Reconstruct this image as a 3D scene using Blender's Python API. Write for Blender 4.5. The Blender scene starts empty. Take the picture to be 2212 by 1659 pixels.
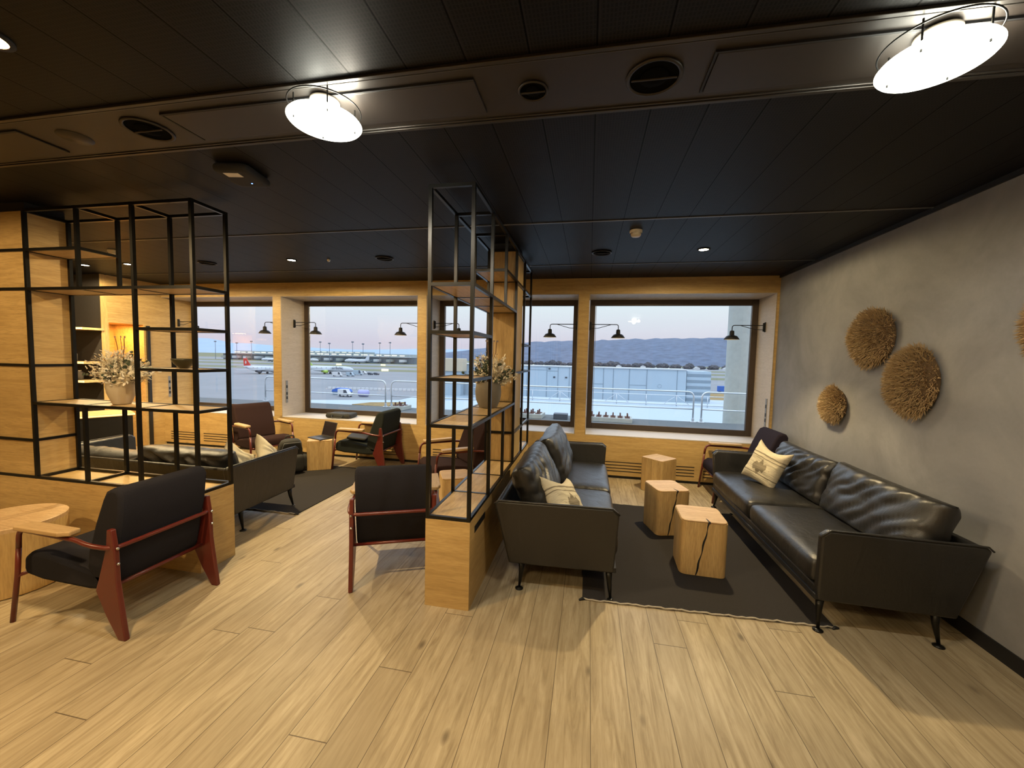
import bpy, math, random
from mathutils import Vector, Matrix, noise as mnoise
random.seed(7)
PI = math.pi
C = bpy.context.scene.collection
S = bpy.context.scene

# ------------------------------------------------------------------ camera
cam_d = bpy.data.cameras.new('camera'); cam = bpy.data.objects.new('camera', cam_d); C.objects.link(cam)
F_PX, YAW, PITCH, ROLL = 861.04, 0.1894, -0.0641, 0.0234
fw = Vector((-math.sin(YAW)*math.cos(PITCH), math.cos(YAW)*math.cos(PITCH), math.sin(PITCH)))
rt = Vector((math.cos(YAW), math.sin(YAW), 0)); up_ = rt.cross(fw)
r2 = rt*math.cos(ROLL) + up_*math.sin(ROLL); u2 = -rt*math.sin(ROLL) + up_*math.cos(ROLL)
m = Matrix((r2, u2, -fw)).transposed().to_4x4(); m.translation = Vector((0, 0, 1.6))
cam.matrix_world = m
cam_d.sensor_fit = 'HORIZONTAL'; cam_d.sensor_width = 36; cam_d.lens = F_PX/2212*36
cam_d.clip_start = 0.05; cam_d.clip_end = 30000
S.camera = cam

# ------------------------------------------------------------------ view, world
S.view_settings.view_transform = 'Standard'; S.view_settings.look = 'None'
S.view_settings.gamma = 1; S.view_settings.use_curve_mapping = False
S.view_settings.exposure = 0.8
W = bpy.data.worlds.new('world'); S.world = W; W.use_nodes = True
wn = W.node_tree.nodes; wl = W.node_tree.links; wn.clear()
tc = wn.new('ShaderNodeTexCoord'); sx = wn.new('ShaderNodeSeparateXYZ'); cr = wn.new('ShaderNodeValToRGB')
bg = wn.new('ShaderNodeBackground'); wo = wn.new('ShaderNodeOutputWorld')
wl.new(tc.outputs['Generated'], sx.inputs[0]); wl.new(sx.outputs['Z'], cr.inputs[0])
e = cr.color_ramp.elements
e[0].position = 0.0; e[0].color = (.58, .58, .70, 1)
e[1].position = 1.0; e[1].color = (1.5, 1.75, 2.2, 1)
for p_, c_ in ((.03, (.62, .57, .68, 1)), (.075, (.68, .68, .77, 1)), (.14, (.72, .80, .85, 1)), (.4, (1.35, 1.55, 1.95, 1))):
    k = e.new(p_); k.color = c_
wl.new(cr.outputs[0], bg.inputs[0]); wl.new(bg.outputs[0], wo.inputs[0]); bg.inputs[1].default_value = .70

# ------------------------------------------------------------------ lamps of the room
WARM = (1.0, .77, .42); NEUT = (1.0, .91, .74)
CEIL = 2.698
def spot(name, x, y, e_, col=WARM, ang=120, blend=.55, z=CEIL-.03, tx=None, ty=None, size=.035):
    d = bpy.data.lights.new(name, 'SPOT'); d.energy = e_; d.color = col; d.spot_size = math.radians(ang); d.spot_blend = blend
    d.shadow_soft_size = size
    o = bpy.data.objects.new(name, d); C.objects.link(o); o.location = (x, y, z)
    if tx is not None: o.rotation_euler = (Vector((tx, ty, 0))-Vector((x, y, z))).to_track_quat('-Z', 'Y').to_euler()
    return o
DOWN = [(1.05, 4.205), (-3.477, 4.189), (-5.862, 4.178), (-6.56, 4.166)]
def downlight(x, y, core, spill, col=WARM, z=CEIL-.03):
    spot('downlight_core', x, y, core, col, 94, .30, z); spot('downlight_spill', x, y, spill, col, 177.8, .18, z)
downlight(1.05, 4.205, 112, 30)
downlight(-3.477, 4.189, 140, 80)
downlight(-5.862, 4.178, 110, 55)
downlight(-6.56, 4.166, 80, 40)
# downlights of the same kind in the part of the ceiling above and behind the camera
downlight(-2.14, 1.10, 40, 52, (1, .68, .32), 2.665)
downlight(-4.4, .5, 45, 50, (1, .70, .35))
downlight(-.5, -.5, 45, 42)
downlight(1.5, -.7, 25, 12)
downlight(-2.6, -1.0, 60, 40, (1, .70, .35))

# ------------------------------------------------------------------ node helpers
class NT:
    def __init__(s, name):
        s.m = bpy.data.materials.new(name); s.m.use_nodes = True; s.t = s.m.node_tree; s.t.nodes.clear()
        s.out = s.t.nodes.new('ShaderNodeOutputMaterial'); s.b = s.t.nodes.new('ShaderNodeBsdfPrincipled')
        s.t.links.new(s.b.outputs[0], s.out.inputs[0]); s.tc = None
    def n(s, typ, **kw):
        x = s.t.nodes.new('ShaderNode'+typ)
        for k, v in kw.items(): setattr(x, k, v)
        return x
    def put(s, inp, v):
        if isinstance(v, bpy.types.NodeSocket): s.t.links.new(v, inp)
        elif v is not None:
            if hasattr(inp.default_value, '__len__') and not hasattr(v, '__len__'): v = (v,)*len(inp.default_value)
            if hasattr(v, '__len__') and len(inp.default_value) == 4 and len(v) == 3: v = (*v, 1)
            inp.default_value = v
    def math(s, op, a, b=None, c=None):
        x = s.n('Math', operation=op)
        for i, v in enumerate((a, b, c)): s.put(x.inputs[i], v) if v is not None else None
        return x.outputs[0]
    def obj(s):
        if not s.tc: s.tc = s.n('TexCoord').outputs['Object']
        return s.tc
    def xyz(s, v=None):
        x = s.n('SeparateXYZ'); s.put(x.inputs[0], v or s.obj()); return x.outputs
    def vec(s, x, y, z):
        c = s.n('CombineXYZ')
        for i, v in enumerate((x, y, z)): s.put(c.inputs[i], v)
        return c.outputs[0]
    def scale(s, v, sc, loc=(0, 0, 0)):
        mp = s.n('Mapping'); s.put(mp.inputs[0], v); mp.inputs['Scale'].default_value = sc; mp.inputs['Location'].default_value = loc
        return mp.outputs[0]
    def noise(s, v, sc, det=3, rough=.55, dist=0):
        x = s.n('TexNoise'); s.put(x.inputs['Vector'], v); x.inputs['Scale'].default_value = sc
        x.inputs['Detail'].default_value = det; x.inputs['Roughness'].default_value = rough; x.inputs['Distortion'].default_value = dist
        return x.outputs[0]
    def white(s, v):
        x = s.n('TexWhiteNoise', noise_dimensions='3D'); s.put(x.inputs[0], v); return x.outputs[0]
    def vor(s, v, sc, feat='F1'):
        x = s.n('TexVoronoi', feature=feat); s.put(x.inputs['Vector'], v); x.inputs['Scale'].default_value = sc; return x.outputs[0]
    def ramp(s, f, stops):
        x = s.n('ValToRGB'); s.put(x.inputs[0], f); el = x.color_ramp.elements
        while len(el) < len(stops): el.new(.5)
        for k, (p_, c_) in zip(el, stops): k.position = p_; k.color = (*c_, 1) if len(c_) == 3 else c_
        return x.outputs[0]
    def mix(s, f, a, b, mode='MIX'):
        x = s.n('Mix', data_type='RGBA', blend_type=mode); s.put(x.inputs[0], f); s.put(x.inputs[6], a); s.put(x.inputs[7], b); return x.outputs[2]
    def bump(s, h, st=.3, d=.01):
        x = s.n('Bump'); s.put(x.inputs['Height'], h); x.inputs['Strength'].default_value = st; x.inputs['Distance'].default_value = d
        s.t.links.new(x.outputs[0], s.b.inputs['Normal'])
    def fin(s, col=None, rough=None, metal=None, spec=None):
        if col is not None: s.put(s.b.inputs['Base Color'], col)
        if rough is not None: s.put(s.b.inputs['Roughness'], rough)
        if metal is not None: s.b.inputs['Metallic'].default_value = metal
        if spec is not None: s.b.inputs['Specular IOR Level'].default_value = spec
        return s.m
def plain(name, col, rough=.5, metal=0., spec=None, nz=.12, sc=30., bump=0.):
    t = NT(name); f = t.noise(t.obj(), sc, 3)
    c = t.mix(f, tuple(x*(1-nz) for x in col), tuple(min(1, x*(1+nz)) for x in col))
    if bump: t.bump(f, bump, .004)
    return t.fin(c, rough, metal, spec)
def emis(name, col, st):
    t = NT(name); t.put(t.b.inputs['Base Color'], (.8, .8, .8)); t.put(t.b.inputs['Emission Color'], col); t.b.inputs['Emission Strength'].default_value = st
    return t.m
def wood(name, c1, c2, grain='X', sc=1., rough=.5, knots=True, board=None):
    if knots: c1 = tuple(a*1.34 for a in c1); c2 = tuple(a*1.22 for a in c2)
    t = NT(name); v = t.obj()
    s_ = {'X': (1.2, 14, 14), 'Y': (14, 1.2, 14), 'Z': (14, 14, 1.2)}[grain]
    g = t.noise(t.scale(v, s_), 2.2*sc, 5, .6, .6)
    fine = t.noise(t.scale(v, tuple(a*6 for a in s_)), 2.*sc, 2)
    c = t.ramp(g, [(.3, c2), (.62, c1)])
    c = t.mix(t.math('MULTIPLY', t.ramp(fine, [(.45, (0, 0, 0)), (.72, (1, 1, 1))]), .45), c, tuple(a*.55 for a in c2))
    big = t.noise(t.scale(v, tuple(a*.22 for a in s_)), 1.6, 3); c = t.mix(t.math('MULTIPLY', big, .5), c, tuple(a*.82 for a in c2))
    if board:
        x = t.xyz(); k = t.math('FLOOR', t.math('DIVIDE', x[{'X': 0, 'Y': 1, 'Z': 2}[board[0]]], board[1]))
        w = t.white(t.vec(k, 3.3, 7.1)); c = t.mix(t.math('MULTIPLY', w, .35), c, tuple(a*.8 for a in c2))
    if knots:
        ks = {'X': (1.0, 2.6, 2.6), 'Y': (2.6, 1.0, 2.6), 'Z': (2.6, 2.6, 1.0)}[grain]
        kd = t.vor(t.scale(v, ks), 1.3); kk = t.ramp(kd, [(.0, (1, 1, 1)), (.07, (0, 0, 0))])
        c = t.mix(t.math('MULTIPLY', kk, .55), c, (.09, .05, .02))
    t.bump(g, .08, .004)
    return t.fin(c, rough)

# floor: oak planks running towards the windows
def floor_mat():
    t = NT('oak_floor'); x, y, z = t.xyz()[:3]
    px = t.math('DIVIDE', t.math('SUBTRACT', x, .06), .178); ix = t.math('FLOOR', px); fx = t.math('FRACT', px)
    off = t.white(t.vec(ix, .5, .5)); by = t.math('ADD', t.math('DIVIDE', y, 2.1), t.math('MULTIPLY', off, 7.)); iy = t.math('FLOOR', by); fy = t.math('FRACT', by)
    w = t.white(t.vec(ix, iy, 2.))
    gv = t.vec(t.math('MULTIPLY', x, 11.), t.math('ADD', t.math('MULTIPLY', y, .9), t.math('MULTIPLY', w, 31.)), t.math('MULTIPLY', w, 9.))
    g = t.noise(gv, 2.6, 6, .62, 1.1); fine = t.noise(t.scale(gv, (5, 3, 1)), 5., 3)
    c = t.ramp(g, [(.30, (.25, .19, .11)), (.5, (.42, .34, .215)), (.70, (.53, .44, .295))])
    c = t.mix(t.math('MULTIPLY', t.ramp(fine, [(.52, (0, 0, 0)), (.75, (1, 1, 1))]), .38), c, (.20, .135, .07))
    c = t.mix(t.math('MULTIPLY', w, .5), c, (.27, .21, .13))
    kd = t.vor(t.vec(t.math('MULTIPLY', x, 3.4), t.math('MULTIPLY', y, 1.5), w), 1.25); kk = t.ramp(kd, [(.0, (1, 1, 1)), (.035, (.8, .8, .8)), (.09, (0, 0, 0))])
    c = t.mix(t.math('MULTIPLY', kk, .8), c, (.06, .04, .022))
    bl = t.noise(t.scale(t.obj(), (1.6, .8, 1)), 1.5, 4, .6); c = t.mix(t.math('MULTIPLY', t.ramp(bl, [(.42, (0, 0, 0)), (.68, (1, 1, 1))]), .35), c, (.29, .225, .14))
    seam = t.math('MAXIMUM', t.math('LESS_THAN', fx, .018), t.math('LESS_THAN', fy, .0022))
    c = t.mix(t.math('MULTIPLY', seam, .8), c, (.05, .03, .015))
    t.bump(t.math('SUBTRACT', g, t.math('MULTIPLY', seam, .6)), .12, .004)
    return t.fin(c, t.ramp(g, [(.3, (.5, .5, .5)), (.7, (.38, .38, .38))]), spec=.4)
def ceil_mat():
    t = NT('dark_perforated_ceiling'); x, y, z = t.xyz()[:3]
    px = t.math('DIVIDE', t.math('ADD', x, .013), .2375); fx = t.math('FRACT', px)
    seam = t.math('MAXIMUM', t.math('LESS_THAN', fx, .020), t.math('GREATER_THAN', fx, .993)); lip = t.math('MULTIPLY', t.math('LESS_THAN', fx, .045), t.math('GREATER_THAN', fx, .020))
    a = t.math('FRACT', t.math('MULTIPLY', x, 78.)); b = t.math('FRACT', t.math('MULTIPLY', y, 55.))
    da = t.math('ABSOLUTE', t.math('SUBTRACT', a, .5)); db = t.math('ABSOLUTE', t.math('SUBTRACT', b, .5))
    hole = t.math('MULTIPLY', t.math('LESS_THAN', da, .30), t.math('LESS_THAN', db, .36))
    c = t.mix(hole, (.0085, .0072, .0066), (.0022, .0019, .0018)); c = t.mix(t.math('MULTIPLY', seam, .7), c, (.001, .001, .001)); c = t.mix(lip, c, (.012, .0105, .010))
    t.bump(t.math('SUBTRACT', 1., t.math('ADD', hole, t.math('MULTIPLY', seam, 2.))), .5, .003)
    t.put(t.b.inputs['Specular IOR Level'], t.math('MULTIPLY', t.math('SUBTRACT', 1., t.math('MULTIPLY', seam, .7)), .15)); return t.fin(c, .5, .0)
def plaster_mat():
    t = NT('grey_clay_plaster'); v = t.obj(); a = t.noise(v, 1.4, 5, .65, .5); b = t.noise(v, 45, 3, .6); d = t.noise(t.scale(v, (1, 1, .6)), 5, 4)
    c = t.ramp(a, [(.32, (.175, .175, .185)), (.68, (.285, .283, .293))]); c = t.mix(t.math('MULTIPLY', d, .3), c, (.25, .25, .26)); c = t.mix(t.math('MULTIPLY', b, .2), c, (.15, .135, .12))
    t.bump(b, .12, .003); return t.fin(c, .85, spec=.25)
def leather_mat():
    t = NT('black_leather'); v = t.obj(); a = t.noise(v, 9, 4, .6, .7); b = t.vor(v, 260); w = t.noise(t.scale(v, (3, 3, 1)), 4., 4, .6, 1.2)
    c = t.mix(a, (.008, .0078, .0075), (.016, .0148, .0138))
    h = t.math('ADD', t.math('MULTIPLY', w, .9), t.math('MULTIPLY', b, .08)); t.bump(h, .38, .012); t.b.inputs['Coat Weight'].default_value = .2; t.b.inputs['Coat Roughness'].default_value = .42
    return t.fin(c, t.ramp(a, [(.3, (.34, .34, .34)), (.7, (.48, .48, .48))]), spec=.6)
def fabric_mat(name, c):
    t = NT(name); v = t.obj(); a = t.noise(v, 260, 2); x, y, z = t.xyz()[:3]
    d = t.noise(v, 14, 3); col = t.mix(a, tuple(k*.65 for k in c), tuple(k*1.35 for k in c)); col = t.mix(t.math('MULTIPLY', d, .25), col, tuple(k*.7 for k in c))
    t.bump(a, .25, .002); 
    return t.fin(col, .95, spec=.1)
def glass_mat():
    t = NT('window_glass'); t.t.nodes.remove(t.b)
    fr = t.n('Fresnel'); fr.inputs[0].default_value = 1.5; tr = t.n('BsdfTransparent'); gl = t.n('BsdfGlossy'); gl.inputs['Roughness'].default_value = .0
    tr.inputs[0].default_value = (.96, .985, .98, 1); ms = t.n('MixShader'); geo = t.n('NewGeometry')
    t.t.links.new(t.math('MULTIPLY', t.math('MINIMUM', t.math('MULTIPLY', fr.outputs[0], 1.8), 1.), t.math('SUBTRACT', 1., geo.outputs['Backfacing'])), ms.inputs[0]); t.t.links.new(tr.outputs[0], ms.inputs[1]); t.t.links.new(gl.outputs[0], ms.inputs[2]); t.t.links.new(ms.outputs[0], t.out.inputs[0])
    return t.m
def dark_glass():
    t = NT('clear_lamp_glass'); t.b.inputs['Transmission Weight'].default_value = .9; return t.fin((.9, 1, .95), .05)
OAK1, OAK2 = (.50, .345, .145), (.38, .245, .088)
M = dict(void=plain('vent_dark', (.003, .003, .003), .95, 0, .05), linetrim=plain('light_seam_profile', (.16, .15, .14), .4, .3), barwall=plain('dark_bar_wall', (.045, .038, .034), .8),
    floor=floor_mat(), ceil=ceil_mat(), plaster=plaster_mat(), leather=leather_mat(), glass=glass_mat(),
    oakx=wood('oak_panel', OAK1, OAK2, 'X', board=('Z', .21)), oakz=wood('oak_upright', OAK1, OAK2, 'Z'), oaky=wood('oak_panel_side', OAK1, OAK2, 'Y', board=('Z', .21)),
    shelfx=wood('oak_shelf', (.50, .36, .18), (.38, .25, .11), 'X'), shelfy=wood('oak_shelf_long', (.50, .36, .18), (.38, .25, .11), 'Y'),
    reveal=wood('pale_oak_reveal', (.58, .50, .41), (.50, .42, .33), 'Y', knots=False), sill=wood('pale_oak_sill', (.62, .58, .55), (.55, .51, .48), 'X', knots=False),
    block=wood('raw_oak_block', (.50, .34, .145), (.38, .235, .085), 'Z'), blocktop=wood('end_grain', (.52, .37, .20), (.40, .25, .12), 'X', sc=2.5),
    arm=wood('oak_armrest', (.55, .38, .19), (.45, .29, .13), 'Y', knots=False),
    bmetal=plain('black_steel', (.014, .0135, .012), .34, .6, nz=.2), red=plain('oxblood_enamel', (.115, .018, .012), .3, 0., .6, nz=.08), frame=plain('dark_bronze_frame', (.07, .05, .036), .45, .3),
    black=plain('black_paint', (.008, .008, .009), .6), blackm=plain('black_matt', (.016, .015, .015), .8),
    strip=plain('brown_painted_metal', (.027, .0215, .0175), .45, .2, nz=.08), trim=plain('ceiling_edge_trim', (.045, .040, .035), .35, .5),
    navy=fabric_mat('charcoal_wool', (.021, .0205, .026)), brown=fabric_mat('brown_wool', (.034, .018, .0165)), green=fabric_mat('grey_green_wool', (.021, .024, .021)), plum=fabric_mat('plum_wool', (.020, .0155, .024)),
    rug=fabric_mat('grey_brown_rug', (.038, .034, .032)), cream=fabric_mat('cream_linen', (.62, .55, .40)), fringe=fabric_mat('cream_fringe', (.45, .40, .32)),
    white=plain('white_plastic', (.72, .66, .54), .4), chrome=plain('brushed_steel', (.6, .6, .6), .25, 1.), galv=plain('galvanised_steel', (.62, .65, .68), .35, .7), grey=plain('grey_plastic', (.22, .22, .22), .5),
    glow=emis('lamp_glow', (1, 1, .86), 22.), down=emis('downlight_glow', (1, .86, .58), 30.), bulb=emis('warm_bulb', (1, .82, .5), 5.), shelfglow=emis('shelf_light', (1, .55, .16), 1.15), led=emis('blue_led', (.1, .3, 1), 4.),
    clay=plain('pale_clay', (.50, .42, .30), .7, nz=.12, sc=12, bump=.2), grclay=plain('grey_clay', (.20, .175, .135), .75, nz=.2, sc=14, bump=.3), bowl=plain('dark_green_bowl', (.03, .028, .013), .35),
    dryflower=plain('dried_cream_petals', (.86, .80, .66), .8), twig=plain('dry_twig', (.20, .11, .06), .8), leaf=plain('dark_green_leaf', (.045, .065, .035), .6), moss=plain('dusky_bud', (.25, .20, .19), .8),
    straw=plain('dry_straw', (.36, .25, .125), .8, nz=.4, sc=90), strawdk=plain('straw_core', (.09, .055, .025), .9),
    nylon=plain('black_nylon', (.022, .021, .017), .75, bump=.3), screen=plain('dark_screen', (.012, .010, .016), .12), kbd=plain('dark_laptop', (.035, .034, .036), .4),
    clear=dark_glass())

# ------------------------------------------------------------------ mesh helpers
class MB:
    def __init__(s): s.v = []; s.f = []; s.mi = []; s.cur = 0
    def add(s, vs, fs, mt=None):
        o = len(s.v); vs = [Vector(a) for a in vs]
        if mt is not None: vs = [mt @ a for a in vs]
        s.v += vs; s.f += [tuple(i+o for i in f) for f in fs]; s.mi += [s.cur]*len(fs); return s
    def box(s, x0, x1, y0, y1, z0, z1, mt=None):
        return s.add([(x, y, z) for x in (x0, x1) for y in (y0, y1) for z in (z0, z1)],
                     [(0, 1, 3, 2), (4, 6, 7, 5), (0, 4, 5, 1), (2, 3, 7, 6), (0, 2, 6, 4), (1, 5, 7, 3)], mt)
    def cbox(s, c, d, mt=None): return s.box(c[0]-d[0]/2, c[0]+d[0]/2, c[1]-d[1]/2, c[1]+d[1]/2, c[2]-d[2]/2, c[2]+d[2]/2, mt)
    def prism(s, poly, a, b, ax='x', mt=None):
        # poly is in the two other axes in cyclic order; extruded from a to b
        def pt(p, t): return {'x': (t, p[0], p[1]), 'y': (p[0], t, p[1]), 'z': (p[0], p[1], t)}[ax]
        n = len(poly); vs = [pt(p, a) for p in poly]+[pt(p, b) for p in poly]
        fs = [tuple(range(n))[::-1], tuple(range(n, 2*n))]+[(i, (i+1) % n, n+(i+1) % n, n+i) for i in range(n)]
        return s.add(vs, fs, mt)
    def tube(s, path, r, n=10, closed=False, mt=None):
        P = [Vector(p) for p in path]; L = len(P); rr = r if hasattr(r, '__len__') else [r]*L
        vs = []; prev = None
        for i, p in enumerate(P):
            if closed: d = P[(i+1) % L]-P[i-1]
            else: d = P[min(i+1, L-1)]-P[max(i-1, 0)]
            d.normalize()
            if prev is None:
                a = Vector((0, 0, 1)) if abs(d.z) < .9 else Vector((1, 0, 0)); u = d.cross(a).normalized()
            else: u = (prev-d*prev.dot(d)).normalized()
            prev = u; w = d.cross(u)
            vs += [p+(u*math.cos(2*PI*k/n)+w*math.sin(2*PI*k/n))*rr[i] for k in range(n)]
        fs = []
        for i in range(L if closed else L-1):
            j = (i+1) % L
            fs += [(i*n+k, i*n+(k+1) % n, j*n+(k+1) % n, j*n+k) for k in range(n)]
        if not closed: fs += [tuple(range(n))[::-1], tuple(range((L-1)*n, L*n))]
        return s.add(vs, fs, mt)
    def lathe(s, prof, n=28, mt=None, cap=True):
        L = len(prof); vs = [(r*math.cos(2*PI*k/n), r*math.sin(2*PI*k/n), z) for r, z in prof for k in range(n)]
        fs = [(i*n+k, i*n+(k+1) % n, (i+1)*n+(k+1) % n, (i+1)*n+k) for i in range(L-1) for k in range(n)]
        if cap: fs += [tuple(range(n))[::-1], tuple(range((L-1)*n, L*n))]
        return s.add(vs, fs, mt)
    def build(s, name, mat, parent=None, smooth=False, bevel=0, loc=None, seg=2, sub=0):
        me = bpy.data.meshes.new(name); me.from_pydata([tuple(v) for v in s.v], [], s.f)
        for mm in (mat if isinstance(mat, (list, tuple)) else [mat]): me.materials.append(mm)
        for p, k in zip(me.polygons, s.mi): p.material_index = k
        me.update()
        import bmesh
        b = bmesh.new(); b.from_mesh(me); bmesh.ops.recalc_face_normals(b, faces=b.faces); b.to_mesh(me); b.free()
        if smooth:
            for p in me.polygons: p.use_smooth = True
            if smooth == 'auto':
                try: me.set_sharp_from_angle(angle=math.radians(38))
                except Exception: pass
        o = bpy.data.objects.new(name, me); C.objects.link(o); o.parent = parent
        if loc: o.location = loc
        if bevel:
            md = o.modifiers.new('bevel', 'BEVEL'); md.width = bevel; md.segments = seg; md.limit_method = 'ANGLE'; md.angle_limit = math.radians(40)
        if sub:
            md = o.modifiers.new('sub', 'SUBSURF'); md.levels = sub; md.render_levels = sub
        return o
def T(x=0, y=0, z=0): return Matrix.Translation((x, y, z))
def R(a, ax='Z'): return Matrix.Rotation(math.radians(a), 4, ax)
def thing(name, label, cat, loc=(0, 0, 0), rz=0, group=None):
    o = bpy.data.objects.new(name, None); C.objects.link(o); o.location = loc; o.rotation_euler = (0, 0, math.radians(rz)); o.empty_display_size = .1
    return tag(o, label, cat, group)
def tag(o, label, cat, group=None, kind=None):
    o['label'] = label; o['category'] = cat
    if group: o['group'] = group
    if kind: o['kind'] = kind
    return o
def struct(o): o['kind'] = 'structure'; return o
def dup(root, loc, rz, label, group=None):
    r = root.copy(); C.objects.link(r); r.location = loc; r.rotation_euler = (0, 0, math.radians(rz)); r['label'] = label
    if group: r['group'] = group
    for ch in list(root.children):
        c = ch.copy(); C.objects.link(c); c.parent = r
        for g in list(ch.children):
            d = g.copy(); C.objects.link(d); d.parent = c
    return r
def fillet(pts, r=.05, n=5):
    out = [Vector(pts[0])]
    for i in range(1, len(pts)-1):
        a, b, c = Vector(pts[i-1]), Vector(pts[i]), Vector(pts[i+1]); u = (a-b).normalized(); w = (c-b).normalized()
        rr = min(r, (a-b).length*.45, (c-b).length*.45); p, q = b+u*rr, b+w*rr
        for k in range(n+1):
            t = k/n; out.append(p*(1-t)**2+b*2*t*(1-t)+q*t*t)
    out.append(Vector(pts[-1])); return out
def cushion(w, h, t, n=22, e=.32, pinch=.0, wr=.0, seed=0, dirn=(1, 0), fq=9., sag=0):
    """soft cushion: w along x, h along z, thickness t along y; wrinkles wr"""
    b = MB(); vs = []; 
    for side in (1, -1):
        for i in range(n+1):
            for j in range(n+1):
                u = 2*i/n-1; v = 2*j/n-1
                prof = max(0, (1-abs(u)**3.2))**e*max(0, (1-abs(v)**3.2))**e
                px = w/2*u*(1-pinch*(1-abs(v))*.0-pinch*(1-v*v)); pz = h/2*v*(1-pinch*(1-u*u))
                a = (u*dirn[0]+v*dirn[1]); c = (-u*dirn[1]+v*dirn[0])
                ph = c*fq+2.2*mnoise.noise(Vector((a*1.6+seed, c*1.7, seed)))+1.2*a; wrk = wr*(.75*mnoise.noise(Vector((a*1.3+seed, c*2.2, seed*3.1+side)))+.55*(1-2*abs(math.sin(ph)))*(.4+.6*abs(mnoise.noise(Vector((a*1.5+seed*2, c*1.5, 7))))*2))*prof
                y = side*(t/2*prof)+wrk
                pz -= sag*(1-u*u)*(v+1)*.5*h
                vs.append((px, y, pz))
    N = (n+1)*(n+1); fs = []
    idx = lambda i, j: i*(n+1)+j
    edge = lambda i, j: i in (0, n) or j in (0, n)
    mp = {}
    for i in range(n+1):
        for j in range(n+1):
            mp[(0, i, j)] = idx(i, j); mp[(1, i, j)] = idx(i, j) if edge(i, j) else N+idx(i, j)
    for sd in (0, 1):
        for i in range(n):
            for j in range(n):
                q = (mp[(sd, i, j)], mp[(sd, i+1, j)], mp[(sd, i+1, j+1)], mp[(sd, i, j+1)])
                fs.append(q if sd == 0 else q[::-1])
    b.add(vs, fs); used = sorted({k for f in fs for k in f}); re_ = {k: i for i, k in enumerate(used)}
    b.v = [b.v[k] for k in used]; b.f = [tuple(re_[k] for k in f) for f in b.f]
    return b
def rbox(w, d, h, r=.05, n=10, wr=0., seed=0, puff=.0):
    """rounded, slightly puffed block centred on origin, base z=0"""
    b = MB(); vs = {}; fs = []; out = []
    def P(a):
        p = Vector(a); q = Vector((max(-1, min(1, p.x)), max(-1, min(1, p.y)), max(-1, min(1, p.z))))
        H = Vector((w/2, d/2, h/2)); inner = Vector((max(H.x-r, 0), max(H.y-r, 0), max(H.z-r, 0)))
        pos = Vector((p.x*H.x, p.y*H.y, p.z*H.z)); cl = Vector((max(-inner.x, min(inner.x, pos.x)), max(-inner.y, min(inner.y, pos.y)), max(-inner.z, min(inner.z, pos.z))))
        dd = pos-cl
        if dd.length > 1e-6: pos = cl+dd.normalized()*min(dd.length, r)
        pf = puff*(1-p.x**2)*(1-p.y**2)
        if p.z > 0: pos.z += pf*h
        if wr: pos += Vector((0, 0, 1))*wr*mnoise.noise(Vector((pos.x*7+seed, pos.y*3, seed)))*(1 if p.z > 0 else 0)
        return pos+Vector((0, 0, h/2))
    def key(a): return tuple(round(k, 5) for k in a)
    def vid(a):
        k = key(a)
        if k not in vs: vs[k] = len(out); out.append(P(a))
        return vs[k]
    # non-uniform subdivision puts more loops near the edges
    ts = [-1+2*(.5-.5*math.cos(PI*i/n)) for i in range(n+1)]
    for ax in range(3):
        for sgn in (-1, 1):
            for i in range(n):
                for j in range(n):
                    q = []
                    for (a, c) in ((i, j), (i+1, j), (i+1, j+1), (i, j+1)):
                        pt = [0, 0, 0]; pt[ax] = sgn; pt[(ax+1) % 3] = ts[a]; pt[(ax+2) % 3] = ts[c]; q.append(vid(pt))
                    fs.append(tuple(q) if sgn > 0 else tuple(q[::-1]))
    b.add(out, fs); return b

# ================================================================== THE SETTING
WY, GY, SILL, HEAD = 5.524, 6.04, .578, 2.49
XL_, XR_, YB_ = -9.6, 2.29, -3.2
o = MB().box(XL_-.2, XR_+.2, YB_-.2, 6.2, -.12, 0).build('floor', M['floor']); struct(o)
o = MB().box(XL_-.2, XR_+.2, YB_-.2, 6.2, CEIL, CEIL+.12).build('ceiling', M['ceil']); struct(o)
o = MB().box(XR_, XR_+.2, YB_-.2, 6.2, 0, CEIL).build('wall_right', M['plaster']); struct(o)
o = MB().box(XL_-.2, XR_+.2, YB_-.2, YB_, 0, CEIL).build('wall_back', M['oakx']); struct(o)
o = MB().box(XL_-.2, XL_, YB_, 4.69, 0, CEIL).build('wall_left', M['oaky']); struct(o)
o = MB().box(XR_-.012, XR_-.0005, YB_, WY, .0, .085).build('baseboard_right', M['black']); struct(o)
o = MB().box(XR_-.02, XR_-.0005, YB_, WY, CEIL-.03, CEIL-.0005).build('trim_1', M['black']); struct(o)
OPEN = [(-7.10, -4.933), (-4.79, -2.49), (-2.354, -.165), (-.02, 2.26)]
# window wall: parapet, lintel and piers are one built wall
b = MB(); b.box(-7.10, XR_, WY, 6.1, 0.04, SILL-.001); b.box(-7.10, XR_, WY, 6.1, HEAD+.001, CEIL-.0005)
for x0, x1 in ((-4.933, -4.79), (-2.49, -2.354), (-.165, -.02), (2.26, XR_)): b.box(x0+.003, x1-.003 if x1 < 2.28 else x1, WY, 6.1, SILL-.001, HEAD+.001)
o = b.build('wall_window', M['oakx']); struct(o)
struct(MB().box(-7.10, XR_-.012, WY+.02, WY+.1, 0.0, .04).build('baseboard_window', M['black']))
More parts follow.
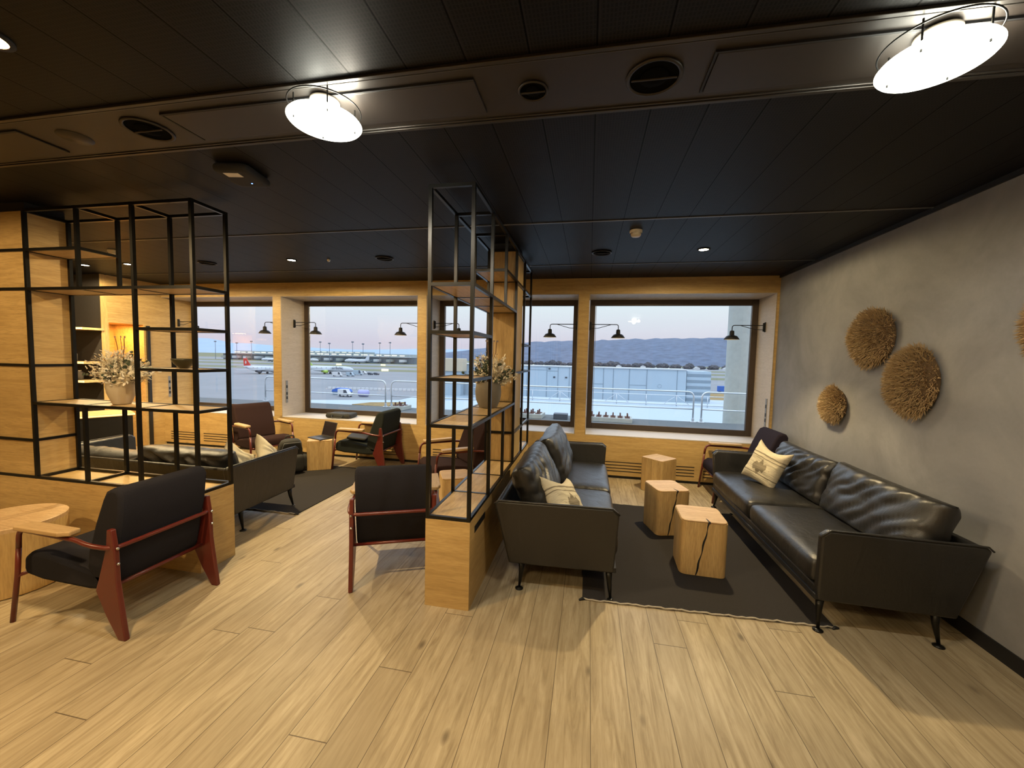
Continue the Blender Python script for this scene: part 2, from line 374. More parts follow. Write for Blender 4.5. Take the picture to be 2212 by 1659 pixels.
# pale reveals lining each opening
nwin = 0
for x0, x1 in OPEN:
    nwin += 1
    w = thing('window_%d' % nwin, '', ''); del w['label']; del w['category']; struct(w); w.location = (x0, GY, SILL)
    dx = x1-x0
    for a, bx in (('left', (.0005, .006)), ('right', (dx-.006, dx-.0005))):
        MB().box(bx[0], bx[1], WY-GY+.001, .02, .005, HEAD-SILL-.004).build('jamb_lining', M['reveal'], w)
    MB().box(0.0005, dx-.0005, WY-GY+.001, .02, HEAD-SILL-.007, HEAD-SILL-.001).build('head_lining', M['reveal'], w)
    MB().box(0.0005, dx-.0005, WY-GY-.002, .02, -.0, .010).build('window_sill', M['sill'], w)
    fr = MB(); fh = HEAD-SILL; t_ = .085
    fr.box(.007, t_, .0, .05, .011, fh-.008); fr.box(dx-t_, dx-.007, .0, .05, .011, fh-.008); fr.box(t_, dx-t_, .0, .05, .011, t_+.005); fr.box(t_, dx-t_, .0, .05, fh-t_-.005, fh-.008)
    fo = fr.build('window_frame', M['frame'], w, bevel=.004)
    MB().box(t_-.008, dx-t_+.008, .022, .026, t_, fh-t_).build('window_pane', M['glass'], w)
    MB().tube([(t_+.012, .02, t_+.01), (t_+.012, .02, fh-t_-.01)], .004, 6).build('glazing_bead', M['galv'], w)
# left wall with the lit niche
struct(MB().box(-7.75, -7.09, 4.7515, 6.1, 2.0, CEIL-.0005).build('wall_niche_head', M['oaky']))
struct(MB().box(-7.75, -7.09, 5.24, 6.1, 0, 2.0).build('wall_niche_side', M['oaky']))
struct(MB().box(-7.70, -7.0905, 4.7505, 4.765, 0, 2.0).build('wall_niche_lining', M['oaky']))
struct(MB().box(-7.0995, -7.0885, 4.672, 4.752, 0, CEIL-.0005).build('trim_2', M['oakz']))
struct(MB().box(XL_, -7.10, 4.69, 4.75, 0, CEIL-.0005).build('wall_bar', M['barwall']))
struct(MB().box(-7.75, -7.70, 4.75, 5.24, 0, 2.0).build('wall_niche_back', M['oaky']))
struct(MB().box(-7.088, -7.06, 5.27, 5.315, .0, 1.99).build('trim_3', M['black']))
l_ = bpy.data.lights.new('niche_strip_light', 'AREA'); l_.shape = 'RECTANGLE'; l_.size = .5; l_.size_y = .06; l_.energy = 9; l_.color = (1, .5, .14)
lo = bpy.data.objects.new('niche_strip_light', l_); C.objects.link(lo); lo.location = (-7.3, 4.99, 1.985)
# ceiling lines and service strip
struct(MB().box(XL_, XR_-.02, 3.276, 3.290, CEIL-.006, CEIL-.0005).build('trim_4', M['linetrim']))
struct(MB().box(XL_, XR_-.02, 4.730, 4.742, CEIL-.006, CEIL-.0005).build('trim_5', M['linetrim']))
struct(MB().box(XL_, XR_-.02, 1.505, 1.855, CEIL-.004, CEIL-.0005).build('trim_6', M['strip']))
for k, yy in enumerate((1.490, 1.850)):
    struct(MB().box(XL_, XR_-.02, yy, yy+.018, CEIL-.012, CEIL-.0005).box(XL_, XR_-.02, yy+(.024 if k == 0 else -.014), yy+(.030 if k == 0 else -.006), CEIL-.009, CEIL-.0005).build('trim_%d' % (7+k), M['trim'], bevel=.002))
# access flaps of the strip
for i, (x0, x1, lb) in enumerate(((-4.6, -2.885, 'flap at the far left of the brown ceiling strip'), (-1.98, -.484, 'long flap around the left ring lamp in the brown ceiling strip'), (.41, 1.95, 'long flap around the right ring lamp in the brown ceiling strip'))):
    f = MB().box(x0, x1, 1.578, 1.79, CEIL-.013, CEIL-.004).build('access_flap', M['strip'], bevel=.003); tag(f, 'brown metal access '+lb, 'ceiling panel', 'access flaps in the ceiling strip')
    MB().box(x0-.006, x1, 1.570, 1.5775, CEIL-.0125, CEIL-.004).box(x0-.012, x0-.004, 1.570, 1.79, CEIL-.0125, CEIL-.004).build('shadow_gap', M['black'], f)
def round_vent(x, y, r, label, depth=.02, mt='strip'):
    t = thing('ceiling_vent', label, 'vent', (x, y, CEIL-.0045), 0, 'round ceiling vents')
    MB().lathe([(r*.86, -.001), (r, -.001), (r, -.006), (r*.93, -.010), (r*.86, -.006)], 32, cap=False).build('rim', M[mt], t, True)
    MB().lathe([(r*.86, -.002), (r*.8, -.001), (.001, -.0008)], 32, cap=False).build('throat', M['void'], t, True)
    MB().lathe([(r*.52, -.003), (r*.5, -.006), (.02, -.009), (.001, -.009)], 28, cap=False).build('baffle', M['void'], t, True)
    MB().tube([(-r*.8, 0, -.009), (r*.8, 0, -.009)], .004, 6).build('crossbar', M[mt], t)
round_vent(.207, 1.675, .105, 'large round black vent in the ceiling strip, right of centre')
round_vent(-.263, 1.68, .062, 'small round black vent in the brown ceiling strip near the middle')
round_vent(-2.19, 1.672, .105, 'large round black vent in the ceiling strip, left of the left lamp')
for x, w_ in ((.088, 'left of the smoke detector over the right windows'), (-2.31, 'between the two tall steel shelves'), (-4.70, 'seen through the left shelf')):
    round_vent(x, 4.225, .10, 'round dark vent in the black ceiling '+w_)
t = thing('speaker_cover', 'flat brown round cover beside the large left vent in the ceiling strip', 'cover', (-2.665, 1.677, CEIL-.0045))
MB().lathe([(.001, -.006), (.068, -.006), (.072, 0)], 32, cap=False).build('disc', M['strip'], t, True)
for x, y, w_ in ((.349, 3.561, 'above the right window bay'), (-5.252, 3.602, 'seen through the left steel shelf')):
    t = thing('smoke_detector', 'white round smoke detector on the black ceiling '+w_, 'smoke detector', (x, y, CEIL-.0005), 0, 'smoke detectors')
    MB().lathe([(.052, 0), (.052, -.018), (.046, -.024)], 28, cap=False).build('base', M['white'], t, True)
    MB().lathe([(.040, -.020), (.042, -.038), (.034, -.050), (.001, -.052)], 28, cap=False).build('head', M['white'], t, True)
    MB().lathe([(.0405, -.026), (.0405, -.032)], 24, cap=False).build('slot', M['blackm'], t)
wh = {0: 'above the right sofa by the windows', 1: 'between the two steel shelves', 2: 'seen through the left shelf, nearer its middle', 3: 'seen through the left shelf, nearest the wood pillar'}
for k, (x, y) in enumerate(DOWN):
    t = thing('downlight', 'small lit recessed ceiling downlight '+wh[k], 'light', (x, y, CEIL-.0005), 0, 'recessed downlights')
    MB().lathe([(.042, 0), (.058, 0), (.058, -.006), (.043, -.008)], 28, cap=False).build('rim', M['blackm'], t, True)
    MB().lathe([(.043, -.005), (.001, -.0055)], 28, cap=False).build('lens', M['down'], t)
t = thing('downlight', 'glowing orange ceiling downlight cut off by the upper left edge of the photo', 'light', (-2.14, 1.10, CEIL-.0005))
MB().lathe([(.055, 0), (.072, 0), (.072, -.007), (.056, -.010)], 28, cap=False).build('rim', M['blackm'], t, True)
MB().lathe([(.056, -.006), (.001, -.0065)], 28, cap=False).build('lens', emis('orange_lens', (1, .5, .2), 14.), t)
o = MB().lathe([(.02, 0), (.02, -.012), (.01, -.03), (.001, -.03)], 16, cap=False).build('sprinkler', M['chrome'], None, True, loc=(-3.006, 4.212, CEIL)); tag(o, 'tiny dull sprinkler head in the ceiling right of a lit downlight', 'sprinkler')
# wireless access point
t = thing('wireless_access_point', 'dark wireless access point with white label on the ceiling above left shelf', 'access point', (-2.108, 2.14, CEIL-.05), 10)
MB().add(*[(lambda bb: (bb.v, bb.f))(rbox(.21, .25, .045, .03, 8))][0]).build('housing', M['blackm'], t, True)
MB().box(-.06, .03, -.085, -.035, -.0015, .001).build('label_sticker', M['white'], t)
MB().lathe([(.004, -.002), (.004, .001)], 10).build('status_light', M['led'], t, loc=(.02, .055, 0))
MB().box(-.03, .03, -.02, .02, .04, .0495).build('bracket', M['blackm'], t)
# ring lamps
def ring_lamp(x, label):
    t = thing('ring_ceiling_lamp', label, 'ceiling lamp', (x, 1.60, 0), 0, 'round glass ceiling lamps')
    MB().lathe([(.001, CEIL-.014), (.060, CEIL-.014), (.060, CEIL-.024), (.001, CEIL-.024)], 40, cap=False).build('ceiling_rose', M['white'], t, True)
    MB().lathe([(.001, 2.622), (.045, 2.622), (.055, 2.632), (.055, 2.660), (.001, 2.662)], 40, cap=False).build('light_source', M['glow'], t, True)
    MB().lathe([(.001, 2.592), (.145, 2.592), (.150, 2.598), (.145, 2.604), (.001, 2.604)], 48, cap=False).build('glass_disc', M['glow2'], t, True)
    MB().tube([(.145*math.cos(a*PI/24), .145*math.sin(a*PI/24), 2.656) for a in range(48)], .0028, 6, True).build('upper_ring', M['bmetal'], t, True)
    for a in (40, 130, 220, 310):
        c_, s_ = math.cos(math.radians(a))*.12, math.sin(math.radians(a))*.12
        MB().tube([(c_, s_, 2.585), (c_, s_, CEIL-.014)], .003, 6).build('rod', M['bmetal'], t)
    spot('ring_lamp_light', x, 1.60, 37, NEUT, 172, .3, 2.58, None, None, .05)
    d = bpy.data.lights.new('ring_lamp_uplight', 'POINT'); d.energy = 2.4; d.color = NEUT; d.shadow_soft_size = .03
    lo = bpy.data.objects.new('ring_lamp_uplight', d); C.objects.link(lo); lo.location = (x+.115, 1.60, 2.615)
M['glow2'] = emis('lit_glass_disc', (1, 1, .84), 4.5)
ring_lamp(-1.155, 'bright round glass ceiling lamp left of centre')
ring_lamp(1.075, 'bright round glass ceiling lamp at the upper right, over the right sofa')
# slots of the window wall
for x0, x1, w_ in ((-6.967, -6.42, 'leftmost set'), (-6.304, -5.75, 'left of the corner armchair'), (-3.3, -2.75, 'behind the grey-green armchair'),
                   (-2.233, -1.60, 'behind the middle steel shelf'), (.25, 1.406, 'behind the farthest wooden block'), (1.515, 2.2, 'behind the right corner armchair')):
    b = MB()
    for k in range(4): b.box(x0, x1, WY-.003, WY+.0, .098+k*.041, .098+k*.041+.010)
    o = b.build('air_slots', M['black']); tag(o, 'four black air slots in the oak wall, '+w_, 'air vent', 'air slots below the windows')
# socket strips on the jambs
for x, s_, w_ in ((2.254, -1, 'at the far right window corner'), (-4.784, 1, 'left of the second window'), (-2.348, 1, 'left of the third window'), (-7.094, 1, 'left of the leftmost window')):
    t = thing('socket_strip', 'tall narrow dark socket strip in the reveal '+w_, 'socket', (x, 5.62, .98), 0, 'socket strips in the window reveals')
    MB().box(min(0, s_*.006), max(0, s_*.006), -.022, .022, -.18, .18).build('faceplate', M['grey'], t)
    for z in (-.10, -.03, .08): MB().box(min(s_*.005, s_*.0075), max(s_*.005, s_*.0075), -.014, .014, z-.022, z+.022).build('socket', M['black'], t)

# ================================================================== SWING WALL LAMPS
def wall_lamp(x, s_, label, first=None):
    # s_ = +1 arm points to +x
    if first: return dup(first, (x, 5.80, 2.085), 0 if s_ > 0 else 180, label, 'black swing arm window lamps')
    t = thing('swing_arm_lamp', label, 'wall lamp', (x, 5.80, 2.085), 0 if s_ > 0 else 180, 'black swing arm window lamps')
    MB().box(0, .012, -.018, .018, -.065, .065).build('wall_plate', M['black'], t, bevel=.004)
    MB().tube([(.02, 0, -.055), (.02, 0, .055)], .011, 10).build('pivot', M['black'], t, True)
    MB().tube(fillet([(.02, 0, .022), (.40, 0, .022), (.40, 0, -.05)], .045, 6), .0055, 8).tube(fillet([(.02, 0, -.032), (.12, 0, -.032), (.30, 0, .020)], .03, 3), .004, 8).build('arm', M['black'], t, True)
    sh = MB().lathe([(.001, -.045), (.018, -.047), (.027, -.055), (.030, -.105), (.032, -.108), (.060, -.118), (.072, -.130), (.096, -.165), (.093, -.166), (.068, -.133), (.03, -.115), (.001, -.113)], 28, cap=False).build('lamp_shade', M['black'], t, True, loc=(.40, 0, 0))
    MB().lathe([(.001, -.150), (.02, -.147), (.028, -.132), (.02, -.12), (.001, -.116)], 16, cap=False).build('bulb', M['bulb'], t, True, loc=(.40, 0, 0))
    MB().lathe([(.0925, -.1655), (.067, -.1325), (.03, -.1145)], 28, cap=False).build('inner_reflector', M['white'], t, True, loc=(.40, 0, 0))
    return t
L0 = wall_lamp(-7.094, 1, 'black swing arm lamp of the leftmost window, seen through the left shelf')
for x, s_, lb in ((-4.939, -1, 'black swing arm lamp in front of the leftmost window, left of the oak pier'), (-4.784, 1, 'black swing arm lamp on the left reveal of the second window'),
                  (-2.496, -1, 'black swing arm lamp at the right side of the second window'), (-2.348, 1, 'black swing arm lamp of the third window, seen through the middle shelf'),
                  (-.171, -1, 'black swing arm lamp at the right side of the third window'), (-.014, 1, 'black swing arm lamp at the left side of the rightmost window'),
                  (2.254, -1, 'black swing arm lamp on the right reveal of the rightmost window')): wall_lamp(x, s_, lb, L0)

# ================================================================== STEEL SHELVES
K0, K1, TOP = .583, .292, 2.626
def lev(k): return K0+k*K1
def bar(b, p, q, r=.0105):
    (x0, y0, z0), (x1, y1, z1) = p, q
    b.box(min(x0, x1)-r, max(x0, x1)+r, min(y0, y1)-r, max(y0, y1)+r, min(z0, z1)-r, max(z0, z1)+r)
def shelf_unit(name, label, along, P0, step, nb, side, wmat):
    """along 'x' or 'y'; P0 = first post centre coord along; side=(a,b) cross coords"""
    t = thing(name, label, 'shelf', (0, 0, 0), 0)
    pos = [P0+i*step for i in range(nb+1)]
    def pt(i, s_, z): return (pos[i], side[s_], z) if along == 'x' else (side[s_], pos[i], z)
    def frame(i, j, k):
        b = MB()
        for s_ in (0, 1): bar(b, pt(i, s_, lev(k)), pt(j, s_, lev(k)))
        for q in range(i, j+1): bar(b, pt(q, 0, lev(k)), pt(q, 1, lev(k)))
        b.build('rail', M['bmetal'], t)
    def board(i, j, k):
        b = MB(); x0, y0, _ = pt(i, 0, 0); x1, y1, _ = pt(j, 1, 0); z = lev(k); g = .0115
        b.box(min(x0, x1)+g, max(x0, x1)-g, min(y0, y1)+g, max(y0, y1)-g, z-.007, z+.007); b.build('shelf_board', M[wmat], t)
    def post(i, k0, k1):
        for s_ in (0, 1):
            b = MB(); bar(b, pt(i, s_, lev(k0)), pt(i, s_, lev(k1)), .0112); b.build('post', M['bmetal'], t)
    return t, pos, frame, board, post
# left shelf: runs along x
t, pos, frame, board, post = shelf_unit('steel_shelf', 'black steel open shelf on oak plinth at the left, around the oak pillar', 'x', -4.224, .506, 3, (2.323, 2.584), 'shelfx')
frame(0, 3, 0); frame(0, 3, 7); frame(0, 3, 2); frame(0, 3, 5); frame(0, 1, 6); frame(2, 3, 4); frame(2, 3, 3)
board(0, 3, 2); board(0, 3, 5); board(0, 1, 6); board(2, 3, 4); board(2, 3, 3)
post(0, 0, 7); post(3, 0, 7); post(2, 0, 7); post(1, 0, 2); post(1, 5, 7)
MB().box(-5.4, -2.694, 2.312, 2.595, 0, lev(0)-.0115).build('plinth', M['oakx'], t)
MB().box(-2.6938, -2.6922, 2.3122, 2.5948, 0.001, lev(0)-.0118).build('plinth_end_panel', M['oaky'], t)
b = MB()
for k in (0, 1, 3, 5, 6): b.box(-5.4, -4.235, 2.3125, 2.3225, lev(k)-.0105, lev(k)+.0105); b.box(-4.2335, -4.2265, 2.335, 2.573, lev(k)-.0105, lev(k)+.0105)
b.build('pillar_band', M['bmetal'], t)
struct(MB().box(-4.2358, -4.2342, 2.324, 2.595, lev(0)-.011, TOP).build('wall_pillar_left_side', M['oaky']))
struct(MB().box(-5.4, -4.236, 2.324, 2.595, lev(0)-.011, TOP).build('wall_pillar_left', M['oakx']))
struct(MB().box(-5.4, -4.25, 2.34, 2.58, TOP, CEIL-.0005).build('wall_pillar_left_head', M['black']))
# middle shelf: runs along y
t, pos, frame, board, post = shelf_unit('steel_shelf', 'black steel open shelf on a long oak plinth in the middle, beside the left sofa', 'y', 2.344, .4796, 5, (-.9765, -.7045), 'shelfy')
frame(0, 5, 0); frame(0, 5, 7); frame(0, 3, 2); frame(0, 3, 5); frame(0, 1, 4); frame(0, 1, 3); frame(2, 5, 6); frame(3, 5, 1); frame(3, 5, 3); frame(4, 5, 4)
board(0, 3, 2); board(0, 3, 5); board(0, 1, 4); board(0, 1, 3); board(2, 3, 6)
for i in (0, 1, 3, 4, 5): post(i, 0, 7)
post(2, 0, 2); post(2, 5, 7)
MB().box(-.9765-.0105, -.7045+.0105, 2.3335, 4.755, 0, lev(0)-.0115).build('plinth', M['oaky'], t)
MB().box(-.9765-.0109, -.7045+.0109, 2.3325, 2.3345, 0, lev(0)-.0115).build('plinth_end_panel', M['oakx'], t)
MB().box(-.694, -.6915, 2.44, 2.70, .46, .505).build('socket_strip', M['black'], t)
board(0, 5, 0)
struct(MB().box(-.963, -.718, 3.797, 4.25, lev(0)+.008, TOP-.0105).build('wall_pillar_middle', M['oakz']))
struct(MB().box(-.95, -.73, 3.81, 4.24, TOP-.0105, CEIL-.0005).build('wall_pillar_middle_head', M['black']))

# ================================================================== SOFAS
def make_sofa(label, loc, rz, L=2.1, fq=9., cush=((-.5, .30, .46, 0), (.5, .30, .46, 1))):
    t = thing('leather_sofa', label, 'sofa', loc, rz, None); h = L/2
    MB().prism([(-.395, .215), (.30, .215), (.30, .272), (-.395, .272)], -h+.05, h-.05, 'x').build('seat_frame', M['leather'], t, bevel=.01)
    MB().box(-h+.02, h-.02, -.405, -.365, .19, .225).build('front_rail', M['black'], t, bevel=.004)
    # back: outward leaning shell
    MB().prism([(.27, .18), (.325, .17), (.425, .60), (.405, .615), (.375, .60)], -h+.02, h-.02, 'x').build('back_panel', M['leather'], t, 'auto', bevel=.012, seg=3)
    for s_ in (-1, 1):
        a = MB(); top = .045
        pts = [(-.39, .185), (.325, .17), (.425, .60), (.40, .622), (-.37, .635), (-.41, .60)]
        vs = []
        for off in (0, -.05):
            for y, z in pts: vs.append((s_*(h+off+(z-.18)/.44*top-.02), y, z))
        n = len(pts); fs = [tuple(range(n))[::-1], tuple(range(n, 2*n))]+[(i, (i+1) % n, n+(i+1) % n, n+i) for i in range(n)]
        ar = a.add(vs, fs).build('armrest', M['leather'], t, 'auto', bevel=.014, seg=3)
        MB().tube([(s_*(h+top-.022), .425, .602), (s_*(h+top-.022), .40, .626), (s_*(h+top-.022), -.365, .639), (s_*(h+top-.022), -.412, .60)], .0055, 6).build('piping', M['leather'], ar, True)
        b = rbox(L/2-.055, .70, .17, .06, 12, .008, s_*3, .14); b.v = [v+Vector((s_*(L/4-.02), -.07, .262)) for v in b.v]
        b.build('seat_cushion', M['leather'], t, True, sub=1)
        for y in (-.36, .235):
            lg = MB().tube([(s_*(h-.05), y, .19), (s_*(h-.045), y*1.01, .12), (s_*(h-.02), y*1.04, .012)], [.024, .017, .008], 10).build('leg', M['bmetal'], t, True)
            MB().lathe([(.028, 0), (.028, .006), (.010, .014)], 16).build('foot', M['bmetal'], lg, True, loc=(s_*(h-.02), y*1.04, 0.0))
    for (cx, cy, hh, sd, tilt, ww) in cush:
        b = cushion(ww, hh, .23, 40, .30, .03, .030, sd*7.3+1, (.35, .9), fq)
        mt = T(cx, cy, .43+hh/2-.02) @ R(tilt, 'X')
        b.v = [mt @ v for v in b.v]; b.build('back_cushion', M['leather'], t, True)
    return t
sofa_mid = make_sofa('black leather sofa with its back to the middle steel shelf', (-.18, 3.665, 0), 90, 2.06, 13.,
    ((-.44, .20, .43, 2, -26, .98), (.50, .12, .46, 3, -24, .98)))
sofa_right = make_sofa('long black leather sofa with wrinkled cushions against the grey wall', (1.79, 3.66, 0), -90, 2.10, 13.,
    ((-.50, .22, .40, 4, -18, .92), (.50, .22, .42, 5, -18, 1.04)))
sofa_left = make_sofa('black leather sofa behind the left steel shelf, its end panel showing', (-4.04, 3.22, 0), 180, 2.12, 9.,
    ((-.46, .22, .30, 6, -14, 1.0), (.52, .22, .22, 7, -14, 1.0)))

# ================================================================== CUSHIONS (loose)
def pillow(name, label, w, h, t_, mt, mat=None, seed=1):
    b = cushion(w, h, t_, 20, .55, .10, .012, seed, (1, 0), 6.)
    b.v = [mt @ v for v in b.v]
    o = b.build(name, mat or M['cream'], None, True, sub=1); return tag(o, label, 'cushion', 'cream scatter cushions')
def patterned():
    t = NT('cream_linen_with_stripes'); t.n; v = t.obj(); x, y, z = t.xyz(v)[:3]
    nz = t.math('MULTIPLY', t.math('SUBTRACT', t.noise(v, 7, 2), .5), .03); zz = t.math('ADD', z, nz)
    s1 = t.math('LESS_THAN', t.math('ABSOLUTE', t.math('SUBTRACT', zz, .075)), .006); s2 = t.math('LESS_THAN', t.math('ABSOLUTE', t.math('SUBTRACT', zz, .045)), .004)
    s3 = t.math('LESS_THAN', t.math('ABSOLUTE', t.math('SUBTRACT', zz, -.12)), .005)
    ax = t.math('ABSOLUTE', x); az = t.math('ABSOLUTE', t.math('ADD', z, .05))
    star = t.math('LESS_THAN', t.math('ADD', t.math('MULTIPLY', ax, .75), t.math('ADD', az, t.math('MULTIPLY', t.math('PINGPONG', ax, .026), 1.2))), .082)
    mk = t.math('MAXIMUM', t.math('MAXIMUM', s1, s2), t.math('MAXIMUM', s3, star))
    c = t.mix(t.noise(v, 250, 2), (.56, .50, .37), (.68, .61, .45)); c = t.mix(t.math('MULTIPLY', mk, .8), c, (.16, .13, .09))
    t.bump(t.noise(t.scale(v, (2, 2, 9)), 6, 3, .6, .8), .5, .02); return t.fin(c, .95, spec=.1)
M['pattern'] = patterned()
def opillow(label, w, h, t_, loc, rot, mat, seed):
    b = cushion(w, h, t_, 22, .5, .10, .014, seed, (1, 0), 6., .13)
    o = b.build('scatter_cushion', mat, None, True, sub=1, loc=loc); o.rotation_euler = tuple(math.radians(a) for a in rot)
    return tag(o, label, 'cushion', 'cream scatter cushions')
opillow('cream cushion with dark stripes and star motif on the right sofa', .37, .42, .15, (1.72, 4.20, .635), (-22, 12, -62), M['pattern'], 1)
opillow('cream cushion with a dark line lying on the middle sofa, half hidden by its arm', .40, .40, .15, (-.15, 2.92, .56), (-40, 14, 60), M['pattern'], 2)
opillow('cream cushion at the end of the left sofa, nearer its back', .33, .33, .13, (-3.22, 3.14, .585), (-30, 40, 70), M['cream'], 3)
opillow('cream cushion at the end of the left sofa, farther towards the windows', .33, .33, .13, (-3.16, 3.44, .585), (-32, 40, 95), M['cream'], 4)

# ================================================================== ARMCHAIRS
def make_chair(label, fab, loc, rz):
    t = thing('armchair', label, 'armchair', loc, rz, 'low armchairs with red steel frames')
    # seat: cushion rising to the front
    sp = [(-.37, .265), (-.385, .30), (-.38, .37), (-.33, .405), (-.20, .40), (.12, .345), (.22, .335), (.24, .25), (.10, .235), (-.25, .245)]
    MB().prism(sp, -.255, .255, 'x').build('seat', M[fab], t, 'auto', bevel=.022, seg=3)
    bp = [(.16, .28), (.09, .36), (.11, .47), (.17, .64), (.225, .77), (.25, .815), (.29, .835), (.335, .83), (.355, .79), (.335, .62), (.295, .44), (.265, .30), (.24, .265)]
    MB().prism(bp, -.255, .255, 'x').build('backrest', M[fab], t, 'auto', bevel=.02, seg=3)
    for s_ in (-1, 1):
        # folded sheet rear leg
        bl = [(.300, .62), (.330, .62), (.348, .50), (.352, .33), (.398, 0), (.350, 0), (.27, .13), (.205, .265), (.23, .33), (.29, .52)]
        MB().prism(bl, s_*.262, s_*.290, 'x').build('rear_leg', M['red'], t, bevel=.006)
        MB().tube([(s_*.30, -.405, 0), (s_*.285, -.375, .28), (s_*.282, -.36, .44)], .0125, 10).build('front_leg', M['red'], t, True)
        pad = MB().prism([(-.05, -.30), (.03, -.31), (.035, .02), (.01, .075), (-.045, .07), (-.055, -.2)], .566, .594, 'z').build('armrest', M['arm'], t, bevel=.008, seg=3)
        pad.location = (s_*.30, 0, 0)
        if s_ < 0: pad.scale = (-1, 1, 1)
    path = fillet([(-.282, -.36, .44), (-.285, -.345, .555), (-.30, .10, .545), (-.31, .20, .53), (-.29, .335, .515), (.29, .335, .515), (.31, .20, .53), (.30, .10, .545), (.285, -.345, .555), (.282, -.36, .44)], .06, 5)
    path = [p+Vector((0, .0, 0)) for p in path]
    MB().tube(path, .0125, 10).build('arm_tube', M['red'], t, True)
    MB().tube([(-.288, -.372, .275), (.288, -.372, .275)], .011, 8).build('front_crossbar', M['red'], t, True)
    MB().tube([(-.27, .28, .28), (.27, .28, .28)], .011, 8).build('rear_crossbar', M['red'], t, True)
    for s_ in (-1, 1):
        for z in (.515, .43): MB().lathe([(.008, 0), (.008, .008), (.004, .011)], 10, R(-90, 'X')).build('bolt', M['chrome'], t, True, loc=(s_*.276, .350, z))
    return t
make_chair('charcoal armchair with red legs at the left front, seen from behind', 'navy', (-2.84, 1.945, 0), -90)
make_chair('charcoal armchair seen square from behind, left of the middle shelf', 'navy', (-1.43, 2.81, 0), 204)
make_chair('brown armchair in the left window corner, facing into the room', 'brown', (-4.72, 5.02, .0), 66)
make_chair('grey-green armchair beside the laptop block under the second window', 'green', (-3.04, 5.165, 0), -90)
make_chair('brown armchair behind the middle steel shelf', 'brown', (-1.50, 4.46, .0), -48)
make_chair('plum armchair in the right window corner, behind the right sofa', 'plum', (1.845, 5.12, 0), -90)
o = MB().add(*(lambda bb: (bb.v, bb.f))(rbox(.26, .36, .035, .02, 8))).build('tablet_sleeve', M['nylon'], None, True, loc=(-3.22, 5.165, .412)); o.rotation_euler = (0, math.radians(8), math.radians(20)); tag(o, 'dark padded sleeve lying on the seat of the grey-green armchair', 'sleeve')

# ================================================================== WOODEN BLOCKS
def block(label, loc, rz, w, d, h, crack=True, r=.045):
    t = thing('oak_block_table', label, 'side table', loc, rz, 'solid oak block tables')
    def ring(z, k=0):
        out = []
        for cx, cy, a0 in ((w/2-r, d/2-r, 0), (-w/2+r, d/2-r, 90), (-w/2+r, -d/2+r, 180), (w/2-r, -d/2+r, 270)):
            for q in range(5):
                a = math.radians(a0+q*22.5); out.append((cx+r*math.cos(a), cy+r*math.sin(a)))
        return out
    bd = MB().prism(ring(0), .004, h-.012, 'z').build('block_body', M['block'], t, 'auto')
    MB().prism([(x*.985, y*.985) for x, y in ring(0)], h-.012, h, 'z').build('block_top', M['blocktop'], t, 'auto', bevel=.005)
    if crack:
        b = MB(); n = 14; L_ = []; Rr = []
        for i in range(n+1):
            z = .006+(h-.014)*i/n; c0 = -.05+.075*i/n*1.0+.003*math.sin(i*1.3); ww = .002+.005*abs(math.sin(i*.5+.3))
            L_.append((c0-ww, -d/2-.0012, z)); Rr.append((c0+ww, -d/2-.0012, z))
        vs = L_+Rr; fs = [(i, i+1, n+2+i, n+1+i) for i in range(n)]
        vs += [(x, -d/2+.004, z) for x, y, z in L_+Rr]; m_ = 2*(n+1)
        fs += [(i, i+1, m_+i+1, m_+i) for i in range(n)]+[(n+1+i, n+2+i, m_+n+2+i, m_+n+1+i) for i in range(n)]
        b.add(vs, fs); zt = h+.0008; x0 = .027
        b.add([(x0-.008, -d/2, zt), (x0+.008, -d/2, zt), (x0-.012, -d/2+.07, zt), (x0-.004, -d/2+.06, zt), (x0-.008, -d/2, h-.02), (x0+.008, -d/2, h-.02)], [(0, 1, 3, 2), (0, 1, 5, 4)])
        b.build('split', M['black'], t)
    return t
block('oak block table with a long split, nearest the camera between the two sofas', (.892, 3.262, .010), -2, .325, .335, .42)
block('oak block table in the middle of the row between the sofas', (.765, 3.94, .010), 16, .31, .33, .42)
block('oak block table farthest back in the row, close to the window wall', (.893, 5.13, .0), 45, .30, .30, .42, False, .02)
block('oak block table under the laptop, beside the backpack', (-3.66, 4.93, .010), 32, .32, .34, .41, False, .02)
block('oak block table behind the plinth of the middle shelf', (-1.29, 3.80, .0), 28, .30, .32, .42, False)
t = thing('round_oak_table', 'round oak drum table at the left edge, in front of the oak plinth', 'side table', (-3.79, 1.93, 0))
MB().lathe([(.001, .002), (.262, .002), (.270, .01), (.270, .425)], 48, cap=False).build('drum', M['oakz'], t, 'auto')
MB().lathe([(.270, .425), (.272, .45), (.266, .455), (.001, .455)], 48, cap=False).build('table_top', M['blocktop'], t, 'auto')
# laptop, cup, backpack, bag
t = thing('laptop', 'open black laptop on the oak block table', 'laptop', (-3.66, 4.93, .4215), -22)
MB().box(-.15, .15, -.105, .105, 0, .014).build('keyboard_base', M['kbd'], t, bevel=.004)
MB().box(-.13, .13, -.005, .085, .0142, .0158).build('keys', M['black'], t)
b = MB().box(-.15, .15, -.004, .004, 0, .205, T(0, .105, .014) @ R(-16, 'X')); b.build('screen_lid', M['kbd'], t, bevel=.003)
MB().box(-.14, .14, -.0055, -.0042, .012, .196, T(0, .105, .014) @ R(-16, 'X')).build('screen', M['screen'], t)
t = thing('paper_cup', 'small white paper cup behind the laptop', 'cup', (-3.58, 5.07, .4215)); MB().lathe([(.024, 0), (.032, .06)], 20).build('cup_body', M['white'], t, True); MB().lathe([(.034, .058), (.034, .064), (.030, .07), (.001, .07)], 20, cap=False).build('lid', M['white'], t, True)
